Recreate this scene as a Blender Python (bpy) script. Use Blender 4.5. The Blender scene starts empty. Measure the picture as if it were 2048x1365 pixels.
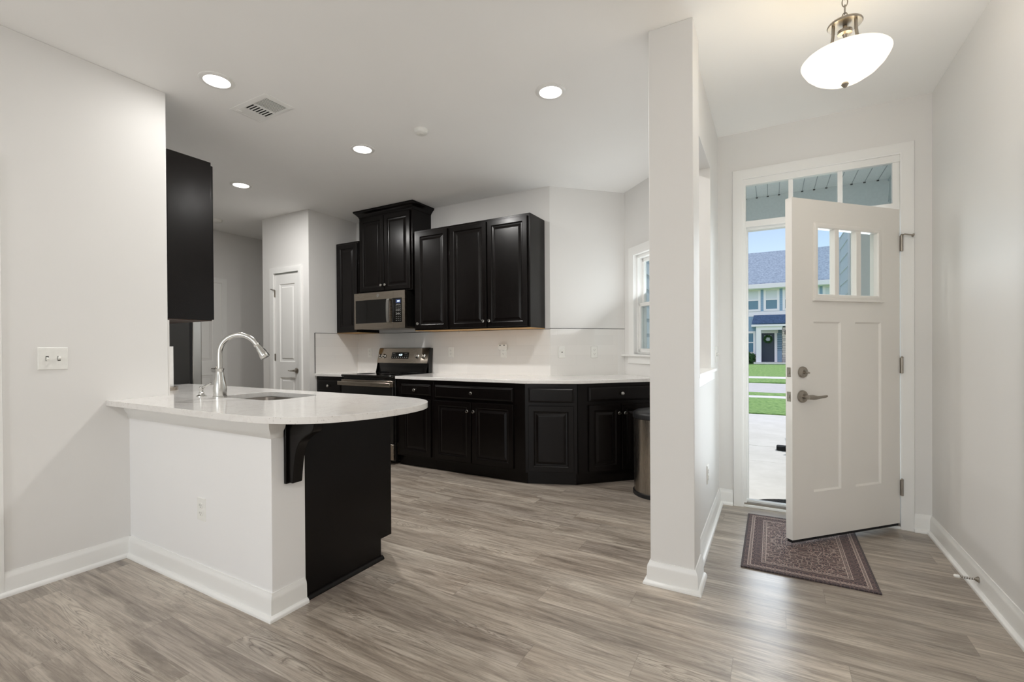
import bpy, bmesh, math, random
from mathutils import Vector, Matrix
random.seed(7)
PI = math.pi
SC = bpy.context.scene
COL = SC.collection
H = 2.792                                   # ceiling height

# ------------------------------------------------------------------ camera
cam_d = bpy.data.cameras.new('camera')
cam = bpy.data.objects.new('camera', cam_d); COL.objects.link(cam)
YAW, PIT, ROL, F = 0.51161, -0.0056626, -0.0061717, 930.75
cam_d.sensor_fit = 'HORIZONTAL'; cam_d.sensor_width = 36.0
cam_d.lens = F / 2048 * 36.0
cam_d.shift_x = (1024 - 1022.65) / 2048; cam_d.shift_y = (700.7 - 682.5) / 2048
cam_d.clip_start = 0.02; cam_d.clip_end = 500
_fw = Vector((-math.sin(YAW) * math.cos(PIT), math.cos(YAW) * math.cos(PIT), math.sin(PIT)))
_r = Vector((math.cos(YAW), math.sin(YAW), 0)); _u = _r.cross(_fw)
_r2 = math.cos(ROL) * _r + math.sin(ROL) * _u; _u2 = -math.sin(ROL) * _r + math.cos(ROL) * _u
cam.matrix_world = Matrix(((_r2.x, _u2.x, -_fw.x, 0), (_r2.y, _u2.y, -_fw.y, 0), (_r2.z, _u2.z, -_fw.z, 1.2), (0, 0, 0, 1)))
SC.camera = cam

# ------------------------------------------------------------------ exposure / view
SC.view_settings.view_transform = 'Standard'; SC.view_settings.look = 'None'
SC.view_settings.exposure = 0.26; SC.view_settings.gamma = 1.0; SC.view_settings.use_curve_mapping = False
try:
    SC.cycles.use_denoising = True
    SC.cycles.max_bounces = 14; SC.cycles.diffuse_bounces = 10; SC.cycles.glossy_bounces = 5
    SC.cycles.transparent_max_bounces = 12; SC.cycles.sample_clamp_indirect = 6.0
    SC.cycles.caustics_reflective = False; SC.cycles.caustics_refractive = False
except Exception:
    pass

# ------------------------------------------------------------------ world and sun
w = bpy.data.worlds.new('sky'); SC.world = w; w.use_nodes = True
nt = w.node_tree; nt.nodes.clear()
wo = nt.nodes.new('ShaderNodeOutputWorld'); bg = nt.nodes.new('ShaderNodeBackground')
sk = nt.nodes.new('ShaderNodeTexSky'); sk.sky_type = 'NISHITA'
sk.sun_disc = False; sk.sun_elevation = math.radians(52); sk.sun_rotation = math.radians(200)
sk.air_density = 1.0; sk.dust_density = 1.2; sk.ozone_density = 1.6
bg.inputs['Strength'].default_value = 0.155
hsv = nt.nodes.new('ShaderNodeHueSaturation'); hsv.inputs['Saturation'].default_value = .78
nt.links.new(sk.outputs[0], hsv.inputs['Color']); nt.links.new(hsv.outputs[0], bg.inputs[0]); nt.links.new(bg.outputs[0], wo.inputs[0])

def light(name, kind, loc, energy, color=(1, 1, 1), rot=(0, 0, 0), **kw):
    d = bpy.data.lights.new(name, kind); d.energy = energy; d.color = color
    for k, v in kw.items(): setattr(d, k, v)
    o = bpy.data.objects.new(name, d); COL.objects.link(o); o.location = loc; o.rotation_euler = rot
    return o
light('sun', 'SUN', (0, -20, 30), 1.95, (1, .97, .92), (math.radians(-20), math.radians(14), 0), angle=0.01)
# added area lamps for daylight; the first fills from an unseen living room window
light('daylight_fill_back', 'AREA', (-1.2, -4.42, 1.35), 46, (.95, .975, 1), (math.radians(118), 0, 0), shape='RECTANGLE', size=3.4, size_y=2.3)
light('daylight_porch', 'AREA', (.27, 3.905, 1.15), 9.5, (.88, .95, 1), (math.radians(90), 0, PI), shape='RECTANGLE', size=.86, size_y=1.85, spread=math.radians(110))
light('daylight_kitchen', 'AREA', (-.955, 4.33, 1.62), 3.6, (.95, .985, 1), (math.radians(145), 0, math.radians(135)), shape='RECTANGLE', size=.7, size_y=.95)

# ------------------------------------------------------------------ materials
def srgb(r, g, b):
    f = lambda c: (c / 255 / 12.92) if c / 255 <= .04045 else ((c / 255 + .055) / 1.055) ** 2.4
    return (f(r), f(g), f(b), 1)
class NT:
    def __init__(s, name):
        s.m = bpy.data.materials.new(name); s.m.use_nodes = True
        s.t = s.m.node_tree; s.t.nodes.clear()
        s.out = s.n('ShaderNodeOutputMaterial'); s.p = s.n('ShaderNodeBsdfPrincipled')
        s.l(s.p.outputs[0], s.out.inputs[0])
    def n(s, t, **kw):
        x = s.t.nodes.new(t)
        for k, v in kw.items(): setattr(x, k, v)
        return x
    def l(s, a, b): s.t.links.new(a, b)
    def math(s, op, a, b=None, c=None):
        x = s.n('ShaderNodeMath', operation=op)
        for i, v in enumerate((a, b, c)):
            if v is None: continue
            if hasattr(v, 'links') or hasattr(v, 'is_linked'): s.l(v, x.inputs[i])
            else: x.inputs[i].default_value = v
        return x.outputs[0]
    def mix(s, fac, a, b, mode='MIX'):
        x = s.n('ShaderNodeMix', data_type='RGBA', blend_type=mode)
        for i, v in ((0, fac), (6, a), (7, b)):
            if hasattr(v, 'is_linked'): s.l(v, x.inputs[i])
            else: x.inputs[i].default_value = v
        return x.outputs[2]
    def ramp(s, fac, stops, interp='LINEAR'):
        x = s.n('ShaderNodeValToRGB'); x.color_ramp.interpolation = interp
        e = x.color_ramp.elements
        while len(e) < len(stops): e.new(.5)
        for i, (p, c) in enumerate(stops): e[i].position = p; e[i].color = c
        s.l(fac, x.inputs[0]); return x.outputs[0]
    def coord(s, which='Object', scale=(1, 1, 1), rot=(0, 0, 0), loc=(0, 0, 0)):
        tc = s.n('ShaderNodeTexCoord'); mp = s.n('ShaderNodeMapping')
        mp.inputs['Scale'].default_value = scale; mp.inputs['Rotation'].default_value = rot; mp.inputs['Location'].default_value = loc
        s.l(tc.outputs[which], mp.inputs[0]); return mp.outputs[0]
    def noise(s, vec, scale, detail=3, rough=.5, dist=0):
        x = s.n('ShaderNodeTexNoise'); x.inputs['Scale'].default_value = scale; x.inputs['Detail'].default_value = detail
        x.inputs['Roughness'].default_value = rough; x.inputs['Distortion'].default_value = dist
        if vec is not None: s.l(vec, x.inputs['Vector'])
        return x.outputs[0]
    def bump(s, h, strength=.2, dist=.01):
        x = s.n('ShaderNodeBump'); x.inputs['Strength'].default_value = strength; x.inputs['Distance'].default_value = dist
        s.l(h, x.inputs['Height']); s.l(x.outputs[0], s.p.inputs['Normal'])
    def set(s, **kw):
        for k, v in kw.items():
            k = k.replace('_', ' ')
            s.p.inputs[k].default_value = v
        return s

def paint(name, c, rough=.55, bump=.05, scale=180, var=.015):
    a = NT(name); a.set(Roughness=rough)
    v = a.coord()
    n = a.noise(v, 1.3, 2)
    lo = tuple(x * (1 - var) for x in c[:3]) + (1,); hi = tuple(min(1, x * (1 + var)) for x in c[:3]) + (1,)
    a.l(a.ramp(n, [(.3, lo), (.7, hi)]), a.p.inputs['Base Color'])
    if bump: a.bump(a.noise(v, scale, 2), bump, .002)
    return a.m
def plain(name, c, rough=.4, metal=0, **kw):
    a = NT(name); a.set(Roughness=rough, Metallic=metal, **kw)
    n = a.noise(a.coord(), 40, 2)
    lo = tuple(x * .96 for x in c[:3]) + (1,)
    a.l(a.ramp(n, [(.35, lo), (.65, c)]), a.p.inputs['Base Color'])
    return a.m
def brushed(name, c, rough=.28, axis=0, streak=.10):
    a = NT(name); a.set(Metallic=1.0)
    sc = [900, 900, 900]; sc[axis] = 6
    n = a.noise(a.coord(scale=tuple(sc)), 1.0, 2)
    a.l(a.ramp(n, [(.3, tuple(x * .9 for x in c[:3]) + (1,)), (.7, c)]), a.p.inputs['Base Color'])
    a.l(a.math('MULTIPLY_ADD', n, streak, rough - streak / 2), a.p.inputs['Roughness'])
    a.bump(n, .03, .001)
    return a.m
def emit(name, c, strength, base=(.9, .9, .9, 1)):
    a = NT(name); a.set(Roughness=.4); a.p.inputs['Base Color'].default_value = base
    n = a.noise(a.coord(), 8, 1)
    a.l(a.ramp(n, [(0, c), (1, c)]), a.p.inputs['Emission Color'])
    a.p.inputs['Emission Strength'].default_value = strength
    return a.m
def glass(name, tint=(.95, .98, .98, 1), refl=.06):
    a = NT(name); a.t.nodes.remove(a.p)
    tr = a.n('ShaderNodeBsdfTransparent'); tr.inputs[0].default_value = tint
    gl = a.n('ShaderNodeBsdfGlossy'); gl.inputs['Roughness'].default_value = .02
    fr = a.n('ShaderNodeFresnel'); fr.inputs[0].default_value = 1.35
    mx = a.n('ShaderNodeMixShader'); ge = a.n('ShaderNodeNewGeometry'); a.l(a.math('MULTIPLY', fr.outputs[0], a.math('SUBTRACT', 1.0, ge.outputs['Backfacing'])), mx.inputs[0]); a.l(tr.outputs[0], mx.inputs[1]); a.l(gl.outputs[0], mx.inputs[2])
    a.l(mx.outputs[0], a.out.inputs[0]); return a.m

M = {}
M['wall'] = paint('wall_paint', srgb(227, 226, 224), .55)
M['ceil'] = paint('ceiling_paint', srgb(248, 248, 247), .75, .03)
M['white'] = paint('trim_white', srgb(236, 236, 234), .32, 0)
M['halfwall'] = paint('half_wall_paint', srgb(238, 238, 238), .5)
M['door'] = paint('door_paint', srgb(232, 229, 224), .4, 0)
M['plastic'] = plain('white_plastic', srgb(236, 236, 232), .3)
M['dark'] = plain('dark_slot', srgb(40, 40, 38), .6)
M['ductshade'] = plain('dark_duct', srgb(8, 8, 8), .9)
M['nickel'] = brushed('satin_nickel', srgb(165, 158, 148), .3, 2, .1)
M['chrome'] = brushed('brushed_chrome', srgb(205, 204, 200), .2, 2, .08)
M['steel'] = brushed('stainless_steel', srgb(176, 166, 154), .27, 0)
M['steelv'] = brushed('stainless_steel_vertical', srgb(176, 168, 158), .27, 2)
M['sinksteel'] = brushed('sink_steel', srgb(130, 124, 118), .34, 0)
M['steelcool'] = brushed('stainless_door', srgb(190, 189, 186), .3, 2)
M['black'] = plain('black_enamel', srgb(20, 19, 18), .25)
M['blackglass'] = plain('black_glass', srgb(14, 13, 12), .06)
M['blackplastic'] = plain('black_plastic', srgb(26, 26, 27), .4)
M['rubber'] = plain('black_rubber', srgb(22, 22, 23), .8)
M['fridgeside'] = plain('fridge_side', srgb(38, 37, 35), .45)
M['paper'] = plain('paper', srgb(240, 239, 236), .9)
M['rawwood'] = plain('raw_plywood', srgb(205, 165, 110), .6)
M['espunder'] = plain('stained_plywood', srgb(58, 38, 26), .5)
M['glass'] = glass('clear_glass')
M['glassb'] = glass('tinted_glass', (.96, .985, .985, 1))
M['lamp'] = emit('lamp_lens', (1, .95, .87, 1), 9)
M['display'] = emit('display_blue', (.25, .4, .95, 1), .12, (.01, .01, .03, 1))
M['digits'] = emit('display_digits', (.75, .95, 1, 1), 1.6)
M['marks'] = plain('key_print', srgb(190, 190, 186), .5)

def m_espresso():
    a = NT('espresso_wood'); a.set(Roughness=.3)
    v = a.coord(scale=(9, 9, 1.0))
    n = a.noise(v, 6, 4, .6)
    a.l(a.ramp(n, [(.3, srgb(11, 9, 8)), (.7, srgb(17, 13, 12))]), a.p.inputs['Base Color'])
    a.l(a.math('MULTIPLY_ADD', n, .08, .20), a.p.inputs['Roughness'])
    a.bump(a.noise(a.coord(), 9, 2), .03, .004)
    a.p.inputs['Specular IOR Level'].default_value = .21
    return a.m
M['esp'] = m_espresso()

def m_quartz():
    a = NT('white_quartz'); a.set(Roughness=.1)
    v = a.coord()
    n = a.noise(v, 5, 6, .6, .6)
    vein = a.ramp(n, [(.47, srgb(229, 227, 224)), (.5, srgb(223, 220, 217)), (.53, srgb(229, 227, 224))])
    sp = a.n('ShaderNodeTexVoronoi'); sp.inputs['Scale'].default_value = 250; a.l(v, sp.inputs['Vector'])
    rnd = a.n('ShaderNodeTexWhiteNoise'); a.l(sp.outputs['Position'], rnd.inputs['Vector'])
    pick = a.math('GREATER_THAN', rnd.outputs[0], .965)
    cl = a.math('GREATER_THAN', a.noise(v, 14, 2), .52)
    k = a.math('MULTIPLY', pick, cl)
    a.l(a.mix(a.math('MULTIPLY', k, .38), vein, srgb(150, 145, 140)), a.p.inputs['Base Color'])
    return a.m
M['quartz'] = m_quartz()

def m_tile():
    a = NT('white_backsplash_tile'); a.set(Roughness=.07)
    tc = a.n('ShaderNodeTexCoord')
    b = a.n('ShaderNodeTexBrick'); b.offset = .5
    for k, v in (('Scale', 1.0), ('Brick Width', .406), ('Row Height', .1016), ('Mortar Size', .0012), ('Mortar Smooth', .3)):
        b.inputs[k].default_value = v
    b.inputs['Color1'].default_value = srgb(226, 224, 221); b.inputs['Color2'].default_value = srgb(231, 229, 226)
    b.inputs['Mortar'].default_value = srgb(221, 219, 216)
    a.l(tc.outputs['UV'], b.inputs[0])
    a.l(b.outputs[0], a.p.inputs['Base Color'])
    a.bump(a.math('SUBTRACT', 1.0, b.outputs[1]), .08, .001)
    return a.m
M['tile'] = m_tile()

def m_floor():
    a = NT('vinyl_plank_floor')
    tc = a.n('ShaderNodeTexCoord'); sx = a.n('ShaderNodeSeparateXYZ'); a.l(tc.outputs['Object'], sx.inputs[0])
    X, Y = sx.outputs[0], sx.outputs[1]
    W, L = .152, 1.22
    ry = a.math('DIVIDE', Y, W); row = a.math('FLOOR', ry)
    wn = a.n('ShaderNodeTexWhiteNoise', noise_dimensions='1D'); a.l(row, wn.inputs['W'])
    xo = a.math('ADD', a.math('DIVIDE', X, L), wn.outputs[0]); xi = a.math('FLOOR', xo)
    cb = a.n('ShaderNodeCombineXYZ'); a.l(row, cb.inputs[0]); a.l(xi, cb.inputs[1])
    w2 = a.n('ShaderNodeTexWhiteNoise', noise_dimensions='2D'); a.l(cb.outputs[0], w2.inputs['Vector'])
    rid = w2.outputs[0]
    # grain coordinates, shifted plank by plank
    gx = a.math('ADD', X, a.math('MULTIPLY', rid, 31.0)); gy = a.math('ADD', Y, a.math('MULTIPLY', rid, 17.0))
    def gv(ax, ay):
        c = a.n('ShaderNodeCombineXYZ'); a.l(a.math('MULTIPLY', gx, ax), c.inputs[0]); a.l(a.math('MULTIPLY', gy, ay), c.inputs[1]); return c.outputs[0]
    broad = a.noise(gv(1.0, 8), 1.0, 6, .66, 1.1)
    fine = a.noise(gv(2.2, 120), 1.0, 6, .72, .4)
    mid = a.noise(gv(2.4, 26), 1.0, 6, .74, 1.5)
    wv = a.noise(gv(.75, 9), 1.0, 3, .5, 1.6)
    cath = a.math('ABSOLUTE', a.math('SINE', a.math('MULTIPLY', wv, 70)))
    base = a.ramp(broad, [(.30, srgb(126, 117, 109)), (.42, srgb(168, 158, 148)), (.55, srgb(194, 185, 175)), (.70, srgb(220, 213, 203))])
    c1 = a.mix(a.math('MULTIPLY', a.ramp(mid, [(.48, (0, 0, 0, 1)), (.64, (1, 1, 1, 1))]), .5), base, srgb(106, 97, 88))
    c1 = a.mix(a.math('MULTIPLY', a.ramp(fine, [(.47, (0, 0, 0, 1)), (.62, (1, 1, 1, 1))]), .42), c1, srgb(108, 99, 90))
    c1 = a.mix(a.math('MULTIPLY', a.ramp(mid, [(.30, (1, 1, 1, 1)), (.43, (0, 0, 0, 1))]), .45), c1, srgb(226, 220, 211))
    mask = a.ramp(a.noise(gv(.7, 6), 1.0, 2), [(.55, (0, 0, 0, 1)), (.64, (1, 1, 1, 1))])
    c2 = a.mix(a.math('MULTIPLY', a.math('MULTIPLY', a.ramp(cath, [(.0, (1, 1, 1, 1)), (.3, (0, 0, 0, 1))]), mask), .7), c1, srgb(92, 83, 75))
    c2 = a.mix(a.math('MULTIPLY', a.math('MULTIPLY', a.ramp(cath, [(.6, (0, 0, 0, 1)), (.95, (1, 1, 1, 1))]), mask), .45), c2, srgb(228, 222, 212))
    tint = a.ramp(rid, [(0, srgb(228, 224, 220)), (.5, srgb(238, 235, 230)), (1, srgb(252, 248, 242))])
    c3 = a.mix(1.0, c2, tint, 'MULTIPLY')
    fy = a.math('FRACT', ry); fx = a.math('FRACT', xo)
    ey = a.math('MINIMUM', fy, a.math('SUBTRACT', 1.0, fy)); ex = a.math('MINIMUM', fx, a.math('SUBTRACT', 1.0, fx))
    seam = a.math('MAXIMUM', a.math('LESS_THAN', ey, .010), a.math('LESS_THAN', ex, .0013))
    c4 = a.mix(a.math('MULTIPLY', seam, .26), c3, srgb(70, 62, 55))
    hs = a.n('ShaderNodeHueSaturation'); hs.inputs['Saturation'].default_value = 1.0; hs.inputs['Value'].default_value = .96; a.l(c4, hs.inputs['Color'])
    a.l(hs.outputs[0], a.p.inputs['Base Color']); a.p.inputs['Specular IOR Level'].default_value = .85
    a.l(a.math('MULTIPLY_ADD', fine, .14, .23), a.p.inputs['Roughness'])
    hgt = a.math('SUBTRACT', a.math('MULTIPLY', fine, .5), a.math('MULTIPLY', seam, .5))
    a.bump(hgt, .12, .002)
    return a.m
M['floor'] = m_floor()

def m_rug():
    a = NT('rug_weave'); a.set(Roughness=.95)
    tc = a.n('ShaderNodeTexCoord'); sx = a.n('ShaderNodeSeparateXYZ'); a.l(tc.outputs['Object'], sx.inputs[0])
    ax = a.math('ABSOLUTE', sx.outputs[0]); ay = a.math('ABSOLUTE', sx.outputs[1])
    HX, HY = .305, .455
    dx = a.math('SUBTRACT', HX, ax); dy = a.math('SUBTRACT', HY, ay); d = a.math('MINIMUM', dx, dy)
    cb = a.n('ShaderNodeCombineXYZ'); a.l(ax, cb.inputs[0]); a.l(ay, cb.inputs[1])
    wob = a.n('ShaderNodeTexVoronoi'); wob.inputs['Scale'].default_value = 30; wob.feature = 'DISTANCE_TO_EDGE'; a.l(cb.outputs[0], wob.inputs['Vector'])
    f1 = a.n('ShaderNodeTexVoronoi'); f1.inputs['Scale'].default_value = 19; f1.inputs['Randomness'].default_value = .45; a.l(cb.outputs[0], f1.inputs['Vector'])
    rings = a.math('ABSOLUTE', a.math('SINE', a.math('MULTIPLY', f1.outputs['Distance'], 15)))
    field = a.ramp(rings, [(0, srgb(190, 168, 158)), (.22, srgb(120, 84, 78)), (.5, srgb(74, 50, 49)), (1, srgb(50, 38, 42))])
    edges = a.math('LESS_THAN', wob.outputs['Distance'], .05)
    field = a.mix(a.math('MULTIPLY', edges, .55), field, srgb(188, 170, 158))
    bk = a.n('ShaderNodeTexVoronoi'); bk.inputs['Scale'].default_value = 18; bk.inputs['Randomness'].default_value = .1; a.l(cb.outputs[0], bk.inputs['Vector'])
    br = a.math('ABSOLUTE', a.math('SINE', a.math('MULTIPLY', bk.outputs['Distance'], 13)))
    border = a.ramp(br, [(0, srgb(170, 140, 132)), (.3, srgb(74, 50, 50)), (1, srgb(58, 44, 47))])
    c = a.mix(a.math('LESS_THAN', d, .115), field, border)
    def line(c, pos, wd, col, fac=.8):
        k = a.math('LESS_THAN', a.math('ABSOLUTE', a.math('SUBTRACT', d, pos)), wd)
        return a.mix(a.math('MULTIPLY', k, fac), c, col)
    cr = srgb(196, 178, 168)
    for p in (.032, .046, .100, .118): c = line(c, p, .0022, cr)
    dots = a.math('GREATER_THAN', a.math('SINE', a.math('MULTIPLY', a.math('ADD', sx.outputs[0], sx.outputs[1]), 420)), .1)
    for p in (.039, .109):
        k = a.math('LESS_THAN', a.math('ABSOLUTE', a.math('SUBTRACT', d, p)), .004)
        c = a.mix(a.math('MULTIPLY', a.math('MULTIPLY', k, dots), .6), c, cr)
    c = a.mix(a.math('MULTIPLY', a.math('LESS_THAN', d, .012), .7), c, srgb(40, 34, 38))
    wv = a.noise(a.coord(scale=(700, 60, 1)), 1.0, 3)
    c = a.mix(a.math('MULTIPLY', a.ramp(wv, [(.45, (0, 0, 0, 1)), (.62, (1, 1, 1, 1))]), .22), c, srgb(138, 122, 122))
    a.l(c, a.p.inputs['Base Color']); a.bump(wv, .4, .002)
    a.p.inputs['Sheen Weight'].default_value = .15
    return a.m
M['rug'] = m_rug()

def m_noise(name, c1, c2, scale, rough=.9, detail=5, bump=.2, lo=.35, hi=.65):
    a = NT(name); a.set(Roughness=rough); n = a.noise(a.coord(), scale, detail, .65)
    a.l(a.ramp(n, [(lo, c1), (hi, c2)]), a.p.inputs['Base Color'])
    if bump: a.bump(n, bump, .02)
    return a.m
M['grass'] = m_noise('lawn_grass', srgb(100, 138, 72), srgb(150, 182, 108), 9, .95, 8)
M['leaf'] = m_noise('leaf_green', srgb(44, 78, 42), srgb(82, 122, 66), 30)
M['concrete'] = m_noise('concrete', srgb(220, 217, 212), srgb(232, 229, 225), 3, .85, 6, .05)
M['asphalt'] = m_noise('street_asphalt', srgb(196, 193, 192), srgb(208, 205, 204), 5, .9, 6, .05)
M['roof'] = m_noise('roof_shingle', srgb(124, 138, 156), srgb(162, 176, 194), 7, .9, 8, .3)
M['porchroof'] = m_noise('porch_roof_shingle', srgb(64, 84, 116), srgb(90, 112, 146), 8, .9, 8, .2)
M['mat'] = m_noise('coir_mat', srgb(38, 36, 36), srgb(96, 90, 86), 60, .95, 4, .4)
M['siding'] = plain('siding_blue_grey', srgb(206, 214, 216), .6)
M['siding2'] = plain('siding_pale_blue', srgb(150, 178, 206), .6)
M['htrim'] = plain('house_trim_white', srgb(246, 241, 250), .4)
M['housewin'] = plain('house_window_glass', srgb(96, 134, 160), .1)
M['blind'] = plain('window_blind', srgb(224, 226, 236), .6)
M['navy'] = plain('navy_door', srgb(48, 56, 76), .4)
M['soffit'] = plain('soffit_white', srgb(240, 243, 242), .5)
M['soffitdark'] = plain('soffit_groove', srgb(60, 64, 66), .7)
M['soffitgroove'] = plain('soffit_joint', srgb(176, 184, 186), .7)
M['beam'] = plain('beam_white', srgb(234, 238, 238), .5)
def m_stone():
    a = NT('stacked_stone'); a.set(Roughness=.9)
    tc = a.n('ShaderNodeTexCoord'); b = a.n('ShaderNodeTexBrick')
    mp = a.n('ShaderNodeMapping'); mp.inputs['Rotation'].default_value = (PI / 2, 0, 0); a.l(tc.outputs['Object'], mp.inputs[0])
    b.inputs['Brick Width'].default_value = .42; b.inputs['Row Height'].default_value = .17; b.inputs['Mortar Size'].default_value = .012; b.inputs['Scale'].default_value = 1
    b.inputs['Color1'].default_value = srgb(214, 202, 196); b.inputs['Color2'].default_value = srgb(170, 160, 160); b.inputs['Mortar'].default_value = srgb(120, 116, 116)
    a.l(mp.outputs[0], b.inputs[0]); a.l(b.outputs[0], a.p.inputs['Base Color']); return a.m
M['stone'] = m_stone()

# ------------------------------------------------------------------ mesh helpers
class MB:
    def __init__(s, mat=None): s.bm = bmesh.new(); s.m = mat or Matrix.Identity(4); s.uvq = None
    def v(s, p): return s.bm.verts.new(s.m @ Vector(p))
    def f(s, vs):
        try: return s.bm.faces.new(vs)
        except ValueError: return None
    def quad(s, *ps): return s.f([s.v(p) for p in ps])
    def box(s, x0, x1, y0, y1, z0, z1):
        V = [s.v((x, y, z)) for z in (z0, z1) for y in (y0, y1) for x in (x0, x1)]
        for a in ((0, 2, 3, 1), (4, 5, 7, 6), (0, 1, 5, 4), (2, 6, 7, 3), (0, 4, 6, 2), (1, 3, 7, 5)): s.f([V[i] for i in a])
        return s
    def prism(s, poly, z0, z1):
        A = [s.v((x, y, z0)) for x, y in poly]; B = [s.v((x, y, z1)) for x, y in poly]; n = len(poly)
        s.f(list(reversed(A))); s.f(B)
        for i in range(n): s.f([A[i], A[(i + 1) % n], B[(i + 1) % n], B[i]])
        return s
    def extr(s, poly, mapf, t0, t1):       # outline in a plane, thickness along the third map argument
        A = [s.v(mapf(x, y, t0)) for x, y in poly]; B = [s.v(mapf(x, y, t1)) for x, y in poly]; n = len(poly)
        s.f(list(reversed(A))); s.f(B)
        for i in range(n): s.f([A[i], A[(i + 1) % n], B[(i + 1) % n], B[i]])
        return s
    def sweep(s, path, prof, mapf, closed=False):
        n = len(path); P = [Vector(p) for p in path]; rings = []
        def nrm(a, b):
            d = (b - a).normalized(); return Vector((d.y, -d.x))
        for i in range(n):
            prv = P[i - 1] if (i > 0 or closed) else None; nx = P[(i + 1) % n] if (i < n - 1 or closed) else None
            if prv is None: m = nrm(P[i], nx)
            elif nx is None: m = nrm(prv, P[i])
            else:
                n1, n2 = nrm(prv, P[i]), nrm(P[i], nx); m = (n1 + n2) / (1 + n1.dot(n2))
            rings.append([s.v(mapf(P[i].x + m.x * o, P[i].y + m.y * o, d)) for o, d in prof])
        k = len(prof)
        for i in range(n if closed else n - 1):
            A, B = rings[i], rings[(i + 1) % n]
            for j in range(k): s.f([A[j], A[(j + 1) % k], B[(j + 1) % k], B[j]])
        if not closed: s.f(rings[0]); s.f(list(reversed(rings[-1])))
        return s
    def lathe(s, prof, n=24, mat=None):
        mt = mat or Matrix.Identity(4); rings = []
        for r, z in prof:
            if r < 1e-6: rings.append([s.v(mt @ Vector((0, 0, z)))])
            else: rings.append([s.v(mt @ Vector((r * math.cos(2 * PI * i / n), r * math.sin(2 * PI * i / n), z))) for i in range(n)])
        for a, b in zip(rings, rings[1:]):
            if len(a) == 1 and len(b) == 1: continue
            for i in range(n):
                j = (i + 1) % n
                if len(a) == 1: s.f([a[0], b[j], b[i]])
                elif len(b) == 1: s.f([a[i], a[j], b[0]])
                else: s.f([a[i], a[j], b[j], b[i]])
        if len(rings[0]) > 1: s.f(list(reversed(rings[0])))
        if len(rings[-1]) > 1: s.f(rings[-1])
        return s
    def cyl(s, a, b, r, n=16, r2=None):
        a, b = Vector(a), Vector(b); d = b - a
        mt = Matrix.Translation(a) @ d.to_track_quat('Z', 'Y').to_matrix().to_4x4()
        return s.lathe([(r, 0), (r if r2 is None else r2, d.length)], n, mt)
    def tube(s, pts, r, n=12, closed=False):
        P = [Vector(p) for p in pts]; N = len(P); rad = r if isinstance(r, (list, tuple)) else [r] * N
        rings = []; ref = None
        for i in range(N):
            if closed: t = (P[(i + 1) % N] - P[i - 1]).normalized()
            else: t = (P[min(i + 1, N - 1)] - P[max(i - 1, 0)]).normalized()
            if ref is None: ref = t.orthogonal().normalized()
            ref = (ref - t * ref.dot(t)).normalized(); bn = t.cross(ref)
            rings.append([s.v(P[i] + (ref * math.cos(2 * PI * k / n) + bn * math.sin(2 * PI * k / n)) * rad[i]) for k in range(n)])
        for i in range(N if closed else N - 1):
            A, B = rings[i], rings[(i + 1) % N]
            for k in range(n): s.f([A[k], A[(k + 1) % n], B[(k + 1) % n], B[k]])
        if not closed: s.f(list(reversed(rings[0]))); s.f(rings[-1])
        return s
    def nest(s, x0, x1, z0, z1, steps, yback):
        """panel face seen from -y: steps are (inset, y); closed at the back plane yback"""
        rings = [[s.v((x0 + o, y, z0 + o)), s.v((x1 - o, y, z0 + o)), s.v((x1 - o, y, z1 - o)), s.v((x0 + o, y, z1 - o))] for o, y in [(steps[0][0], yback)] + list(steps)]
        for a, b in zip(rings, rings[1:]):
            for i in range(4): s.f([a[i], a[(i + 1) % 4], b[(i + 1) % 4], b[i]])
        s.f(rings[-1]); s.f(list(reversed(rings[0])))
        return s
    def obj(s, name, mat, parent=None, bevel=0, smooth=True, segs=2, angle=35):
        bmesh.ops.recalc_face_normals(s.bm, faces=s.bm.faces[:])
        me = bpy.data.meshes.new(name); s.bm.to_mesh(me); s.bm.free()
        o = bpy.data.objects.new(name, me); COL.objects.link(o)
        me.materials.append(mat)
        if smooth:
            for p in me.polygons: p.use_smooth = True
            me.set_sharp_from_angle(angle=math.radians(angle))
        if parent is not None: o.parent = parent
        if bevel:
            b = o.modifiers.new('bevel', 'BEVEL'); b.width = bevel; b.segments = segs; b.limit_method = 'ANGLE'; b.angle_limit = math.radians(40)
            b.harden_normals = False
        return o

def join(base, others):
    """print and digits belong to the surface of their display: merge them into its mesh"""
    bm = bmesh.new(); mats = []
    for o in [base] + others:
        n0 = len(bm.faces); bm.from_mesh(o.data); bm.faces.ensure_lookup_table()
        m_ = o.data.materials[0]
        if m_ not in mats: mats.append(m_)
        for f in bm.faces[n0:]: f.material_index = mats.index(m_)
    base.data.materials.clear()
    for m_ in mats: base.data.materials.append(m_)
    bm.to_mesh(base.data); bm.free()
    base.modifiers.clear()
    for o in others: bpy.data.objects.remove(o)
def tag(o, label=None, cat=None, group=None, kind=None):
    if label: o['label'] = label
    if cat: o['category'] = cat
    if group: o['group'] = group
    if kind: o['kind'] = kind
    return o
def thing(name, label, cat, loc=(0, 0, 0), rotz=0, group=None, kind=None):
    o = bpy.data.objects.new(name, None); COL.objects.link(o); o.location = loc; o.rotation_euler = (0, 0, rotz); o.empty_display_size = .1
    return tag(o, label, cat, group, kind)
def struct(o, label=None): return tag(o, label, None, None, 'structure')
def dup(root, loc, rotz=None, label=None, group=None):
    r = root.copy(); COL.objects.link(r); r.location = loc
    if rotz is not None: r.rotation_euler = (0, 0, rotz)
    if label: r['label'] = label
    if group: r['group'] = group
    for ch in list(root.children):
        c = ch.copy(); COL.objects.link(c); c.parent = r
        for g in ch.children:
            d = g.copy(); COL.objects.link(d); d.parent = c
    return r
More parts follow.
